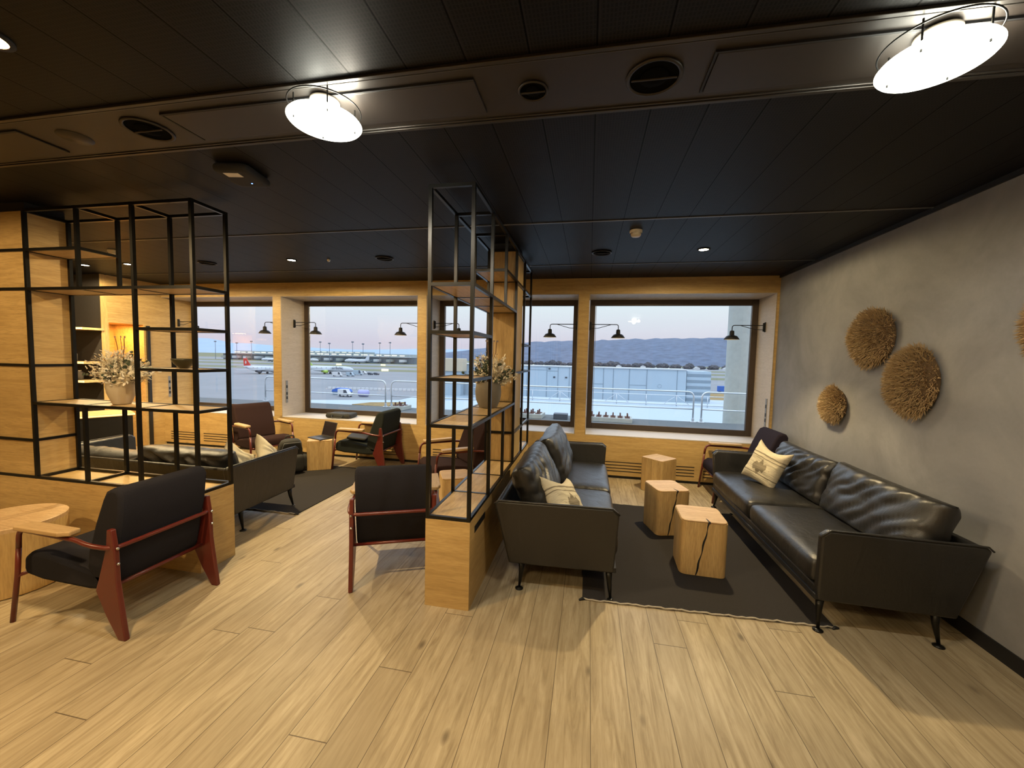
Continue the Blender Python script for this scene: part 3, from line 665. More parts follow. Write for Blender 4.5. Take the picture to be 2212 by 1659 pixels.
t = thing('backpack', 'black backpack standing on the floor between armchair and laptop block', 'backpack', (-3.87, 4.60, .012), 55)
b = rbox(.32, .20, .46, .085, 12, .01, 2); b.v = [Vector((v.x*(1-.25*max(0, v.z-.2)/.26), v.y*(1-.2*v.z/.46)+.03*math.sin(v.z*9), v.z)) for v in b.v]; b.build('main_bag', M['nylon'], t, True, sub=1)
b = rbox(.26, .10, .22, .045, 8, .01, 4); b.v = [v+Vector((0, -.125, .03)) for v in b.v]; b.build('front_pocket', M['nylon'], t, True, sub=1)
b = rbox(.08, .12, .20, .035, 8); 
for s_ in (-1, 1):
    c_ = MB(); c_.add([v+Vector((s_*.17, 0, .02)) for v in b.v], b.f); c_.build('side_pocket', M['nylon'], t, True)
MB().tube(fillet([(-.05, .02, .44), (-.05, .02, .49), (.05, .02, .49), (.05, .02, .44)], .03, 4), .009, 8).build('handle', M['nylon'], t, True)
for s_ in (-1, 1): MB().tube([(s_*.08, .07, .42), (s_*.10, .15, .34), (s_*.11, .16, .18), (s_*.12, .09, .06)], .013, 8).build('shoulder_strap', M['nylon'], t, True)
MB().tube([(-.13, -.075, .30), (-.10, -.095, .41), (.10, -.095, .41), (.13, -.075, .30)], .003, 6).build('zip', M['grey'], t, True)
t = thing('flat_bag', 'flat black bag lying on the sill of the second window', 'bag', (-3.88, 5.74, SILL+.012), 4)
b = rbox(.42, .26, .075, .035, 12, .012, 5); b.build('bag_body', M['nylon'], t, True, sub=1)
MB().tube(fillet([(-.08, -.13, .05), (-.07, -.19, .02), (.09, -.18, .02), (.10, -.13, .05)], .03, 4), .008, 8).build('bag_handle', M['nylon'], t, True)
MB().tube([(-.19, -.10, .078), (.19, -.10, .078)], .003, 6).build('zip', M['grey'], t, True)

# ================================================================== RUGS
def rug(label, x0, x1, y0, y1, fr):
    t = thing('area_rug', label, 'rug', (0, 0, 0), 0, 'grey-brown rugs')
    n = 24; pts = [(x0+(x1-x0)*i/n, y0+fr*(x1-x0)*i/n+.003*math.sin(i*1.3)) for i in range(n+1)]+[(x1, y1), (x0, y1)]
    MB().prism(pts, .001, .009, 'z').build('rug_pile', M['rug'], t)
    b = MB()
    for (yy, sl) in ((y0, fr), (y1, 0)):
        p = [(x0-.01+(x1-x0+.02)*i/60, yy+sl*(x1-x0)*i/60+.004*math.sin(i*1.1), .008+.003*math.sin(i*2.3)) for i in range(61)]; b.tube(p, .0055, 6)
    b.build('twisted_fringe', M['fringe'], t, True)
    for x, y in ((x0, y0), (x1, y0+fr*(x1-x0)), (x0, y1), (x1, y1)):
        MB().tube([(x-.02, y-.012, .006), (x, y, .010), (x+.02, y+.004, .006)], [.006, .010, .005], 6).build('corner_knot', M['black'], t, True)
rug('grey-brown rug between the middle and right sofas', .01, 1.53, 2.615, 4.50, .035)
t_rug2 = rug('grey-brown rug in front of the left sofa, under the grey-green armchair', -5.05, -2.80, 3.40, 5.03, 0)

# ================================================================== VASES WITH DRIED FLOWERS
def leafshape(b, base, d, l, w, nrm):
    d = d.normalized(); s_ = d.cross(nrm).normalized(); n2 = s_.cross(d)
    b.add([base, base+d*l*.35+s_*w+n2*w*.2, base+d*l*.75+s_*w*.7, base+d*l, base+d*l*.75-s_*w*.7, base+d*l*.35-s_*w+n2*w*.2], [(0, 1, 2, 3, 4, 5)])
def bouquet(name, label, loc, sc, vase_prof, vmat, seed, creamy, spread):
    rnd = random.Random(seed)
    t = thing(name, label, 'vase', loc)
    MB().lathe(vase_prof, 36, cap=False).build('vase_body', M[vmat], t, True)
    top = vase_prof[-4][1] if len(vase_prof) > 6 else .2
    zr = max(z for r, z in vase_prof)
    st = MB(); fl = MB(); lf = MB(); bd = MB()
    for i in range(120):
        a = rnd.uniform(0, 2*PI); el = rnd.uniform(.1, 1.45); ln = sc*rnd.uniform(.45, .85)
        d = Vector((math.cos(a)*math.cos(el)*spread, math.sin(a)*math.cos(el)*spread*.62, math.sin(el)))
        p0 = Vector((rnd.uniform(-.02, .02), rnd.uniform(-.02, .02), zr-.06)); p1 = p0+Vector((d.x*.35, d.y*.35, .08+.3*d.z))*ln; p2 = p0+Vector((d.x, d.y, .12+d.z))*ln
        p2.z = max(p2.z, zr+.01)
        st.tube([p0, p1, p2], .0014, 4)
        kind = rnd.random()
        left = d.x < .1
        if kind < ((.95 if left else .62) if creamy else (.25 if left else .60)):
            for k in range(34):
                q = p1.lerp(p2, rnd.uniform(.15, 1.08))+Vector((rnd.gauss(0, .017), rnd.gauss(0, .014), rnd.gauss(0, .017)))
                dd = (d+Vector((rnd.gauss(0, .6), rnd.gauss(0, .6), rnd.gauss(0, .6)))).normalized(); leafshape(fl, q, dd, rnd.uniform(.018, .040), rnd.uniform(.006, .012), Vector((rnd.random(), rnd.random(), 1)))
        elif kind < (.97 if creamy else .92):
            for k in range(6):
                q = p1.lerp(p2, .3+.14*k); dd = (d+Vector((rnd.gauss(0, .8), rnd.gauss(0, .6), rnd.gauss(0, .5)))).normalized(); leafshape(lf, q, dd, rnd.uniform(.022, .036), rnd.uniform(.010, .016), Vector((rnd.random(), -1, rnd.random())))
        else:
            for k in range(8):
                q = p1.lerp(p2, rnd.uniform(.7, 1.1))+Vector((rnd.gauss(0, .008), rnd.gauss(0, .008), rnd.gauss(0, .008))); leafshape(bd, q, Vector((rnd.gauss(0, 1), rnd.gauss(0, 1), 1)), .016, .006, Vector((1, .2, .1)))
    for i in range(5):
        a = rnd.uniform(-1, 1); p = Vector((a*.04, 0, zr+sc*.55)); q = p+Vector((a*.03, 0, sc*.55)); st.tube([p, (p+q)/2+Vector((.01, 0, 0)), q], .0022, 5); leafshape(bd, q, Vector((a, 0, 1)), .022, .009, Vector((0, 1, 0)))
    st.build('stems', M['twig'], t); fl.build('dried_petals', M['dryflower'], t); lf.build('eucalyptus_leaves', M['leaf'], t); bd.build('buds', M['moss'], t)
bouquet('flower_vase', 'cream clay vase of pale dried flowers on the left shelf', (-3.555, 2.455, lev(2)+.0075), .27,
    [(.001, .001), (.052, .001), (.058, .01), (.084, .085), (.093, .14), (.085, .185), (.070, .206), (.066, .212), (.062, .208), (.075, .18), (.083, .14), (.05, .03), (.001, .02)], 'clay', 3, True, 1.12)
bouquet('flower_vase', 'grey ribbed clay vase of dried flowers and dark leaves on the middle shelf', (-.838, 3.30, lev(2)+.0075), .30,
    [(.001, .001), (.070, .001), (.078, .01), (.104, .07), (.112, .14), (.106, .19), (.092, .225), (.088, .228), (.084, .224), (.09, .19), (.10, .14), (.06, .03), (.001, .02)], 'grclay', 5, False, .95)
o = MB().lathe([(.001, .002), (.026, .002), (.032, .008), (.060, .036), (.074, .062), (.077, .074), (.073, .074), (.06, .04), (.03, .014), (.001, .010)], 36, cap=False).build('bowl', M['bowl'], None, True, loc=(-2.955, 2.45, lev(3)+.0075)); tag(o, 'dark green bowl on the right side of the left steel shelf', 'bowl')

# ================================================================== STRAW WALL PIECES
def straw(label, y, z, ry, rz_, seed, corner=.0, dr=Vector((0, 0, 0))):
    rnd = random.Random(seed); t = thing('straw_wall_ornament', label, 'wall ornament', (XR_-.002, y, z), 0, 'shaggy straw wall ornaments')
    core = MB(); n = 16; vs = []; fs = []
    b = MB().lathe([(.001, 0), (.9, 0), (1., .25), (.86, .62), (.55, .88), (.001, 1.)][::-1], 24, cap=False)
    dpt = .085
    def mp(v): return Vector((-v.z*dpt, v.x*ry, v.y*rz_))
    core.add([mp(v) for v in b.v], b.f); core.build('core', M['strawdk'], t, True)
    s1 = MB()
    for i in range(3200):
        a = rnd.uniform(0, 2*PI); r = math.sqrt(rnd.random()); wob = 1+.035*math.sin(3*a+seed)+.03*math.sin(5*a+seed*2)
        h = math.sqrt(max(0, 1-r*r*.92)); p = Vector((-(.10+.85*h)*dpt, math.cos(a)*r*ry*wob, math.sin(a)*r*rz_*wob))
        nrm = Vector((-h*.9-.15, math.cos(a)*r, math.sin(a)*r)); d = (nrm+Vector((rnd.gauss(0, .28), rnd.gauss(0, .38), rnd.gauss(0, .38)-.25))+dr).normalized()
        l = rnd.uniform(.025, .05); s_ = d.cross(Vector((rnd.gauss(0, 1), rnd.gauss(0, 1), rnd.gauss(0, 1)))).normalized()*.0026
        s1.add([p-s_, p+s_, p+d*l*.6+s_*.7, p+d*l, p+d*l*.6-s_*.7], [(0, 1, 2, 3, 4)])
    o = s1.build('straw_bristles', M['straw'], t); o['kind'] = 'stuff'
straw('shaggy straw ornament on the grey wall, highest of the three above the sofa', 3.78, 1.835, .26, .235, 1)
straw('shaggy straw ornament on the grey wall, the larger lower one of the touching pair', 3.33, 1.50, .235, .25, 2)
straw('small oval straw ornament on the grey wall nearest the windows', 4.22, 1.235, .175, .165, 3)
straw('shaggy straw ornament cut off by the right edge of the photo', 2.40, 1.84, .20, .22, 4)

# ================================================================== BAR CORNER
for z, w_ in ((1.885, 'the highest'), (1.395, 'the middle one'), (1.125, 'the lowest')):
    t = thing('bar_shelf', 'glowing edged oak shelf on the dark bar wall, '+w_, 'shelf', (-8.0, 4.545, z), 0, 'lit shelves on the bar wall')
    MB().box(-.95, .93, -.12, .144, -.016, .016).build('shelf_board', M['shelfx'], t)
    MB().box(-.95, .93, -.124, -.1205, -.014, .014).build('light_strip', M['shelfglow'], t)
for x, z in ((-7.75, 1.42), (-7.45, 1.42), (-7.62, 1.15), (-7.35, 1.15)):
    t = thing('glass_jar', 'small glass jar on the lit bar shelves', 'jar', (x, 4.55, z-.008), 0, 'jars on the bar shelves')
    MB().lathe([(.001, 0), (.04, 0), (.042, .10), (.03, .125)], 18, cap=False).build('jar_body', M['grey'], t, True); MB().lathe([(.032, .122), (.032, .14), (.001, .14)], 18, cap=False).build('lid', M['chrome'], t, True)
t = thing('bar_counter', 'dark bar counter with a glowing oak top behind the left shelf', 'counter', (-6.0, 4.0, 0), 0)
A_, B_ = Vector((-6.42, 3.22)), Vector((-5.90, 4.22)); dd = (B_-A_).normalized(); nn = Vector((-dd.y, dd.x))
def quad(a, b, w): return [tuple(a-Vector((-6, 4))), tuple(b-Vector((-6, 4))), tuple(b+nn*w-Vector((-6, 4))), tuple(a+nn*w-Vector((-6, 4)))]
MB().prism(quad(A_+nn*.02, B_+nn*.02-dd*.02, .5), 0, .73, 'z').build('counter_body', M['blackm'], t)
MB().prism(quad(A_, B_, .55), .73, .762, 'z').build('counter_top', M['shelfx'], t)
MB().prism(quad(A_-nn*.003, B_-nn*.003, .003), .738, .758, 'z').build('light_strip', M['shelfglow'], t)

# ================================================================== OUTSIDE THE WINDOWS
G = -12.
def ground_mat():
    t = NT('airfield_ground'); x, y, z = t.xyz()[:3]; n1 = t.noise(t.scale(t.obj(), (.004, .03, 1)), 1., 4); n2 = t.noise(t.obj(), .05, 4)
    asp = t.mix(n2, (.19, .195, .205), (.28, .285, .295)); gr = t.mix(n1, (.13, .14, .075), (.22, .215, .13))
    yy = t.math('ADD', y, t.math('MULTIPLY', x, -.12))
    f = t.ramp(t.math('DIVIDE', yy, 1600.), [(.0, (0, 0, 0)), (.205, (1, 1, 1)), (.235, (0, 0, 0)), (.275, (1, 1, 1)), (.32, (0, 0, 0)), (.375, (1, 1, 1)), (.43, (0, 0, 0)), (.62, (1, 1, 1))])
    f.node.color_ramp.interpolation = 'CONSTANT'
    return t.fin(t.mix(f, asp, gr), .9, spec=.2)
o = MB().box(-9000, 9000, 20, 12000, G-1, G).build('ground', ground_mat()); struct(o)
M['gravel'] = plain('roof_gravel', (.11, .12, .12), .9, nz=.5, sc=60, bump=.6); M['sheet'] = plain('white_sheet_metal', (.36, .44, .50), .35, .1, nz=.05, sc=3)
M['cont'] = plain('pale_blue_cladding', (.40, .49, .56), .5, nz=.05, sc=1.5); M['conc'] = plain('concrete', (.40, .41, .37), .85, nz=.14, sc=9, bump=.2)
M['seamg'] = plain('panel_joint', (.22, .28, .33), .6); M['jetw'] = plain('aircraft_white', (.52, .55, .58), .35, nz=.03); M['jetr'] = plain('tail_red', (.50, .02, .02), .4, nz=.03)
M['jetg'] = plain('tail_lime', (.36, .52, .08), .4, nz=.03); M['jetd'] = plain('aircraft_dark', (.06, .07, .09), .5); M['yel'] = emis('lit_yellow_sign', (1, .85, .12), 1.0)
M['haze1'] = plain('hazed_wooded_ridge', (.10, .125, .18), 1, nz=.6, sc=.03); M['haze2'] = plain('hazed_distant_hills', (.29, .38, .49), 1, nz=.08, sc=.003); M['bush'] = plain('bare_trees', (.085, .085, .095), 1, nz=.4, sc=.2)  # both hill colours carry aerial haze, painted in as a bluish tint
M['term'] = plain('terminal_cladding', (.30, .34, .33), .6, nz=.2, sc=.08); M['termd'] = plain('terminal_glazing', (.12, .16, .20), .3, nz=.3, sc=.1); M['tlit'] = emis('lit_terminal_windows', (1, .95, .5), .55)
M['blue'] = plain('blue_tarpaulin', (.03, .12, .45), .6); M['lilac'] = plain('lilac_tank', (.35, .35, .60), .5); M['rust'] = plain('red_oxide_bolt', (.10, .04, .03), .6); M['dry'] = plain('dry_planting', (.26, .17, .06), 1, nz=.5, sc=5, bump=.6)
M['bwhite'] = plain('barrier_white', (.6, .6, .6), .6)
# roof outside the windows
struct(MB().box(-14, 8, 6.22, 11.62, -.30, -.02).build('roof_gravel', M['gravel']))
struct(MB().box(-4.6, 9, 11.66, 22, -.75, -.50).build('roof_sheet_metal', M['sheet']))
struct(MB().box(-14, 9, 11.62, 11.80, -.75, -.10).build('roof_edge', M['sheet']))
struct(MB().prism([(-12.5, 15.0), (-8.0, 14.4), (-4.6, 15.2), (-4.6, 19.2), (-8.6, 17.8), (-12.5, 16.2)], -.75, -.52, 'z').build('roof_wing', M['sheet']))
o = MB().prism([(-9.6, 14.9), (-8.0, 14.7), (-8.0, 16.4), (-9.3, 15.8)], -.52, -.45, 'z').build('roof_planting', M['dry']); tag(o, 'dry brown planting strip on the white roof outside the second window', 'planting', kind='stuff')
# railings
def railing(x0, x1, label):
    t = thing('roof_railing', label, 'railing', (x0, 11.5, -.02), 0, 'galvanised roof railings'); w = x1-x0
    MB().tube(fillet([(0, 0, .0), (0, 0, .83), (w, 0, .83), (w, 0, .0)], .17, 8), .022, 10).build('rail_hoop', M['galv'], t, True)
    MB().tube([(0, 0, .36), (w, 0, .36)], .018, 8).build('mid_rail', M['galv'], t, True)
    for x in (0, w):
        MB().cbox((x, 0, .012), (.14, .12, .024)).cbox((x, .0, .06), (.06, .05, .10)).build('base_plate', M['galv'], t, bevel=.004)
railing(-10.6, -6.24, 'galvanised hoop railing on the roof outside the second window, left of the gap')
railing(-6.04, -3.1, 'galvanised hoop railing on the roof, starting right of the gap in the second window')
railing(-2.75, 2.82, 'galvanised hoop railing on the roof crossing the third and rightmost windows')
railing(3.03, 8.2, 'galvanised hoop railing on the roof behind the concrete column')
# bolt slabs
def slab(x, y, nx, ny, label):
    t = thing('bolt_slab', label, 'ballast slab', (x, y, -.0195), -4, 'concrete slabs with bolts'); w = .19*nx
    MB().box(0, w, 0, .23*ny+.1, 0, .12).build('slab', M['conc'], t, bevel=.01)
    for i in range(nx):
        for j in range(ny):
            p = (.09+i*.185, .12+j*.23, .1205)
            MB().cbox((0, 0, .010), (.13, .09, .02)).cbox((0, 0, .06), (.035, .035, .09)).build('bolt_plate', M['rust'], t, loc=p)
slab(.02, 10.75, 6, 2, 'concrete slab with two rows of rusty bolts outside the rightmost window')
slab(-2.35, 10.75, 6, 2, 'concrete slab with rusty bolts outside the third window')
slab(-5.75, 10.9, 2, 2, 'small concrete slab with bolts outside the second window, right side')
o = MB().box(-.9, -.52, 10.75, 11.05, -.0195, .13).build('junction_box', M['jetd'], bevel=.01); tag(o, 'dark grey junction box on the roof outside the third window', 'box')
# column
t = thing('round_concrete_column', 'round concrete column standing on the roof outside the rightmost window', 'column', (4.13, 12.35, -.4995))
MB().lathe([(.001, 0), (.285, 0), (.285, 9), (.001, 9)], 40, cap=False).build('shaft', M['conc'], t, 'auto')
# pale blue building with service doors
t = thing('plant_building', 'pale blue flat-roofed plant building with door panels beyond the roof', 'building', (0, 32, 0))
MB().box(-12.3, 7.25, 0, 3, -1.5, 1.0).build('wall', M['cont'], t)
MB().box(-12.4, 7.35, -.08, 3.1, 1.0, 1.08).build('roof_edge', M['galv'], t)
for x in (-10.9, -9.3, -8.2, -6.4, -4.9, -3.3, -2.4, -1.5, .0, 1.15, 1.9, 3.1, 4.4, 6.6):
    MB().box(x-.025, x+.025, -.02, -.001, -1.5, 1.0).build('panel_joint', M['seamg'], t)
for x0, x1, z in ((-4.9, -3.3, .72), (-3.3, -2.4, .66), (.0, 1.15, -.25), (3.1, 4.4, -.25)): MB().box(x0, x1, -.018, -.001, z, z+.03).build('panel_line', M['seamg'], t)
for x, z in ((-2.7, .18), (-1.75, .18), (-3.1, .85)): MB().box(x-.08, x+.08, -.05, -.001, z-.06, z+.06).build('vent_box', M['jetd'], t)
MB().lathe([(.001, -.03), (.14, -.03), (.14, 0)], 20, R(90, 'X'), cap=False).build('round_hatch', M['seamg'], t, True, loc=(5.35, -.02, -.25))
t = thing('ribbed_annex', 'pale building annex with horizontal ribs at the right end of the blue building', 'building', (7.35, 32.3, 0))
MB().box(0, 1.7, 0, 2.4, -1.5, .95).build('wall', M['cont'], t)
for k in range(5): MB().box(.0, 1.71, -.03, -.001, -1.3+k*.46, -1.3+k*.46+.20).build('rib', M['seamg'], t)
struct(MB().box(-13, 14, 22.5, 36, -2.2, -1.5).build('roof_service_deck', M['sheet']))
# braced gangway railing in front of it
t = thing('gangway_railing', 'light braced gangway railing in front of the pale blue building', 'railing', (0, 20.3, -.5))
MB().tube([(-6, 0, .5), (9, 0, .5)], .02, 6).tube([(-6, 0, .06), (9, 0, .06)], .03, 6).build('long_rails', M['galv'], t, True)
for i in range(11):
    x = -5.6+i*1.4; MB().tube([(x, 0, 0), (x, 0, .5)], .02, 6).build('baluster', M['galv'], t, True)
    if i % 2: MB().tube([(x-.6, 0, .06), (x, 0, .5)], .013, 5).tube([(x+.6, 0, .06), (x, 0, .5)], .013, 5).build('brace', M['galv'], t, True)
# beige cabin left of it
t = thing('boarding_bridge_cabin', 'beige boarding bridge cabin seen through the middle shelf', 'building', (-10.9, 30.5, 0))
MB().box(-1.1, 1.0, 0, 1.2, .45, 1.5).build('cabin', M['clay'], t, bevel=.05); MB().box(-.9, .8, .2, 1.0, -1.5, .45).build('support', M['sheet'], t)
# airfield: aircraft
def jet(label, x, y, rz, mt, full, name_=None, tailcross=False, sc=1.):
    t = thing('airliner', label, 'airplane', (x, y, G), rz)
    t.scale = (sc,)*3
    prof = [(-18.5, .25, 4.7), (-15, 1.0, 4.2), (-11, 1.8, 3.7), (-6, 2.0, 3.5), (12, 2.0, 3.5), (15.5, 1.75, 3.35), (17.5, 1.1, 3.1), (18.6, .2, 2.9)]
    MB().tube([(a, 0, c) for a, r, c in prof], [r for a, r, c in prof], 20).build('fuselage', M['jetw'], t, True)
    fin = MB().prism([(-18.2, 5.2), (-12.0, 5.6), (-14.6, 8.6), (-16.3, 11.6), (-18.6, 11.6)], -.18, .18, 'y')
    # prism axis y expects (x,z)
    f = fin.build('tail_fin', M[mt], t, bevel=.05)
    if tailcross:
        MB().box(-17.0, -15.6, -.24, .24, 7.3, 8.0).box(-16.65, -15.95, -.24, .24, 6.6, 8.7).build('white_cross', M['bwhite'], f)
        MB().prism([(-18.45, 10.5), (-15.9, 10.5), (-16.3, 11.65), (-18.65, 11.65)], -.2, .2, 'y').build('fin_tip', M['jetw'], f)
    for s_ in (-1, 1):
        MB().prism([(2.5, s_*1.8), (-3.0, s_*1.8), (-6.5, s_*16.5), (-5.2, s_*16.8)], 2.7, 3.0, 'z').build('wing', M['jetw'], t)
        MB().prism([(-13.5, s_*.8), (-16.5, s_*.8), (-18.0, s_*6), (-17.0, s_*6)], 4.4, 4.6, 'z').build('stabiliser', M['jetw'], t)
        MB().tube([(2.8, s_*5.6, 1.8), (1.8, s_*5.6, 1.8), (-1.6, s_*5.6, 1.9)], [1.0, 1.1, .6], 14).build('engine', M[mt if full else 'jetd'], t, True)
        MB().tube([(-1, s_*3.2, 2.6), (-1, s_*3.2, .6)], .2, 6).tube([(-1.5, s_*3.2, .6), (-.5, s_*3.2, .6)], .6, 10).build('main_gear', M['jetd'], t)
        for k in range(18): MB().box(-8+k*1.2, -7.65+k*1.2, s_*1.93-.05, s_*1.93+.05, 4.0, 4.4).build('cabin_window', M['jetd'], t) if s_ < 0 and k % 3 == 0 else None
    MB().tube([(13, 0, 2), (13, 0, .4)], .2, 6).build('nose_gear', M['jetd'], t)
    if name_:
        c = bpy.data.curves.new('airline_name', 'FONT'); c.body = name_; c.size = 2.6; c.extrude = .03
        tx = bpy.data.objects.new('airline_name', c); C.objects.link(tx); tx.parent = t; tx.location = (3.6, -2.04, 3.5); tx.rotation_euler = (PI/2, 0, 0); c.materials.append(M['jetd'])
        dg = bpy.context.evaluated_depsgraph_get(); me = bpy.data.meshes.new_from_object(tx.evaluated_get(dg)); bpy.data.objects.remove(tx)
        tx = bpy.data.objects.new('airline_name', me); C.objects.link(tx); tx.parent = t; tx.location = (3.6, -2.04, 3.5); tx.rotation_euler = (PI/2, 0, 0)
    return t
jet('white airliner with a red tail and white cross on the far apron', -205, 222, -4, 'jetr', False, None, True, .92)
jet('white airliner with lime green tail and engines parked behind the ground vehicles', -176, 246, 2, 'jetg', True, 'airBaltic', False, 1.)
jet('distant white airliner in front of the terminal, nose to the left', -352, 560, 172, 'jetw', False, None, False, 1.25)
jet('distant white airliner far left on the apron', -465, 520, 180, 'jetw', False, None, False, 1.1)
jet('distant white airliner beside the red-tailed one', -440, 560, 5, 'jetw', False, None, False, 1.1)
# terminal
t = thing('terminal_building', 'long low airport terminal with lit windows on the horizon', 'building', (0, 620, G))
MB().box(-660, -285, 0, 60, 0, 11).build('lower_block', M['termd'], t); MB().box(-640, -300, 5, 50, 11, 16.2).build('upper_block', M['term'], t); MB().box(-660, -290, -4, 60, 10.6, 11.4).build('canopy', M['jetw'], t)
MB().box(-560, -385, 10, 50, 16.2, 18.6).build('roof_storey', M['term'], t)
for i in range(24):
    x = -640+i*14.2; MB().box(x, x+(9 if i % 3 else 12), 4.6, 4.95, 12.9, 14.1 if i % 2 else 14.5).build('lit_window', M['tlit'], t)
for i in range(13):
    x = -555+i*13; MB().box(x, x+9, 9.6, 9.95, 17.0, 17.7).build('lit_window', M['tlit'], t)
for i in range(16):
    x = -650+i*23; MB().box(x, x+7, -14, 0, 3, 7).build('boarding_bridge', M['jetw' if i % 2 else 'term'], t)
for i, (x, h) in enumerate(((-655, 31), (-625, 33), (-580, 32), (-520, 33), (-445, 33), (-428, 31), (-385, 34), (-366, 31), (-336, 33), (-318, 34), (-610, 29), (-480, 31))):
    t = thing('light_mast', 'tall apron light mast standing on the horizon by the terminal', 'light mast', (x, 600, G), 0, 'apron light masts')
    MB().tube([(0, 0, 0), (0, 0, h)], [.45, .3], 6).build('mast', M['termd'], t); MB().box(-1.6, 1.6, -1, 1, h-.5, h+1.4).build('lamp_head', M['termd'], t)
# signs, vehicles, barriers
for x, y, w, n in ((-307, 449, 7.5, 4), (-264, 480, 6.5, 4), (-172, 316, 6.6, 3)):
    t = thing('taxiway_sign', 'lit yellow taxiway sign in the grass, '+{-307: 'on the left above the lime-tailed aircraft', -264: 'on the right, farther one', -172: 'on the right, nearest and largest'}[x], 'sign', (x, y, G), 0, 'lit yellow taxiway signs')
    for k in range(n): MB().box(-w/2+k*w/n, -w/2+(k+.9)*w/n, -.15, .15, .2, 2.0).build('sign_panel', M['yel'], t)
def van(label, x, y, rz, m1, l=5., h=2.1):
    t = thing('service_vehicle', label, 'vehicle', (x, y, G), rz)
    MB().prism([(-l/2, .4), (l/2, .4), (l/2, 1.1), (l/2-.9, 1.25), (l/2-1.5, h), (-l/2, h)], -.95, .95, 'y').build('body', M[m1], t, bevel=.08)
    MB().prism([(l/2-1.0, 1.25), (l/2-1.5, h-.15), (l/2-2.4, h-.15), (l/2-2.4, 1.25)], -.97, .97, 'y').build('windows', M['jetd'], t)
    for xx in (-l/2+.9, l/2-.9):
        for s_ in (-1, 1): MB().tube([(xx, s_*.8, .38), (xx, s_*.99, .38)], .38, 14).build('wheel', M['jetd'], t)
van('white van on the apron right of the lime-tailed aircraft', -158, 258, 0, 'bwhite', 6.5, 2.3)
van('white service truck below the lime-tailed aircraft, leftmost', -152, 221, 10, 'bwhite', 6, 2.8)
van('white service truck below the lime-tailed aircraft, right of the first', -146.5, 226, 5, 'sheet', 5, 2.6)
van('pale loader truck by the nose of the lime-tailed aircraft', -152, 243, 20, 'sheet', 6, 3.4)
van('dark baggage tractor on the apron, left one', -147, 250, 0, 'jetd', 3.5, 1.6)
van('dark baggage tractor on the apron, right one', -143.5, 252, 0, 'jetd', 3.5, 1.6)
van('white van beside the lilac tank near the building works', -77, 116, 0, 'bwhite', 4.5, 2.4)
for i in range(30):
    o = MB().box(-.65, .65, -.25, .25, 0, .9).build('barrier_block', M['bwhite'], bevel=.05, loc=(-99+i*1.62, 139+i*.25, G)); tag(o, 'one of the white barrier blocks in a row across the apron', 'barrier', 'white apron barrier blocks')
t = thing('covered_skip', 'skip under a blue tarpaulin near the building works', 'skip', (-81.5, 121, G), 8)
MB().prism([(-2.6, 0), (2.6, 0), (3.0, 1.2), (-3.0, 1.2)], -1.2, 1.2, 'y').build('skip_body', M['seamg'], t); MB().prism([(-3.1, 1.1), (3.1, 1.1), (2.4, 1.9), (1.0, 2.2), (-1.6, 2.3), (-2.8, 1.8)], -1.3, 1.3, 'y').build('tarpaulin', M['blue'], t)
o = MB().tube([(-1.8, 0, 1.2), (-1.5, 0, 1.2), (1.5, 0, 1.2), (1.8, 0, 1.2)], [.6, 1.1, 1.1, .6], 16).build('tank', M['lilac'], None, True, loc=(-71.8, 118, G)); tag(o, 'lilac tank right of the white van near the building works', 'tank')
van('blue truck on the apron left of the concrete column', 62.5, 201, 0, 'blue', 6, 3.0)
o = MB().prism([(44, 118), (34, 118), (40, 196), (66, 196)], G, G+.12, 'z').build('grass_patch', M['dry']); tag(o, 'patch of dry grass beyond the ribbed annex', 'grass', kind='stuff')
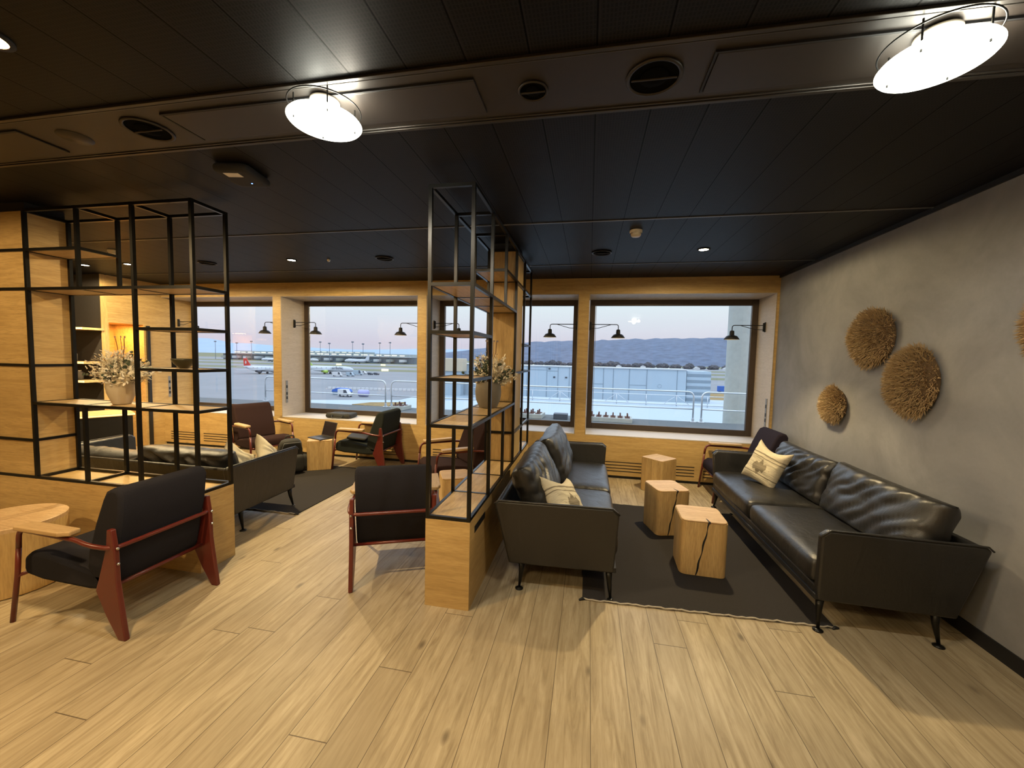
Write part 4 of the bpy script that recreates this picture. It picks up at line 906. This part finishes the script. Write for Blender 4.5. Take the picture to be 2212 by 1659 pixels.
# hills
def hill(name, pts, y, depth, mt, amp, fq):
    b = MB(); nx = 160; ny = 14; vs = []
    def H(x):
        for (a, h1), (c, h2) in zip(pts, pts[1:]):
            if a <= x <= c: return h1+(h2-h1)*(x-a)/(c-a)
        return pts[0][1] if x < pts[0][0] else pts[-1][1]
    x0, x1 = pts[0][0], pts[-1][0]
    for i in range(nx+1):
        for j in range(ny+1):
            x = x0+(x1-x0)*i/nx; t_ = j/ny; s_ = math.sin(min(t_*1.25, 1)*PI/2)
            vs.append((x, y-depth*(1-t_), G+(H(x)-G)*s_+amp*s_*mnoise.noise(Vector((x*fq, t_*5, 3)))))
    b.add(vs, [(i*(ny+1)+j, (i+1)*(ny+1)+j, (i+1)*(ny+1)+j+1, i*(ny+1)+j+1) for i in range(nx) for j in range(ny)])
    struct(b.build(name, mt, None, True))
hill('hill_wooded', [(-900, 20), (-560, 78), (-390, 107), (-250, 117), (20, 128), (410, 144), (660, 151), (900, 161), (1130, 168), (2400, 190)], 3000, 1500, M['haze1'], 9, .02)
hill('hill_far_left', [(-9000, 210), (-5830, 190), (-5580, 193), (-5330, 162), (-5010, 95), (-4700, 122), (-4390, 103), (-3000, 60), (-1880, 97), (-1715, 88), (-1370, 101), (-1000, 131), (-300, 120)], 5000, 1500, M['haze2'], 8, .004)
rnd = random.Random(11)
tb = []
for k in range(3):
    import bmesh
    bm = bmesh.new(); bmesh.ops.create_icosphere(bm, subdivisions=3, radius=1)
    for v in bm.verts: v.co *= 1+.35*mnoise.noise(v.co*2.3+Vector((k*9, 0, 0))); v.co.z = v.co.z*.8+.62
    me = bpy.data.meshes.new('tree'); bm.to_mesh(me); bm.free(); me.materials.append(M['bush']); tb.append(me)
for i in range(46):
    o = bpy.data.objects.new('tree', tb[i % 3]); C.objects.link(o); x = -180+i*12.6; s_ = rnd.uniform(4.6, 6.4)
    o.location = (x, 880+(i % 2)*26, G); o.scale = (s_*1.45, s_, s_*rnd.uniform(1.0, 1.4)); tag(o, 'bare grey-brown tree in the row at the foot of the wooded hill', 'tree', 'trees at the foot of the hill')
for i, (x, z) in enumerate([(-215, 52), (-200, 54), (-184, 53), (-168, 52), (-150, 54), (-132, 52), (-118, 54), (-100, 53)]):
    o = MB().box(-4.5, 4.5, -3, 3, -6, 3).prism([(-5, 3), (5, 3), (0, 5.5)], -3.3, 3.3, 'y').build('house', M['bwhite'], loc=(x, 1985, z+4)); tag(o, 'small white house on the wooded hillside', 'house', 'white houses on the hillside')
for i, (x, y) in enumerate([(210, 845), (262, 843), (300, 847), (108, 847), (60, 843)]):
    o = MB().box(-5, 5, -3, 3, 0, 3.2).prism([(-5.4, 3.2), (5.4, 3.2), (0, 5.5)], -3.3, 3.3, 'y').build('farm_house', M['bwhite'], loc=(x, y, G)); tag(o, 'small white house among the trees at the hill foot', 'house', 'white houses among the trees')
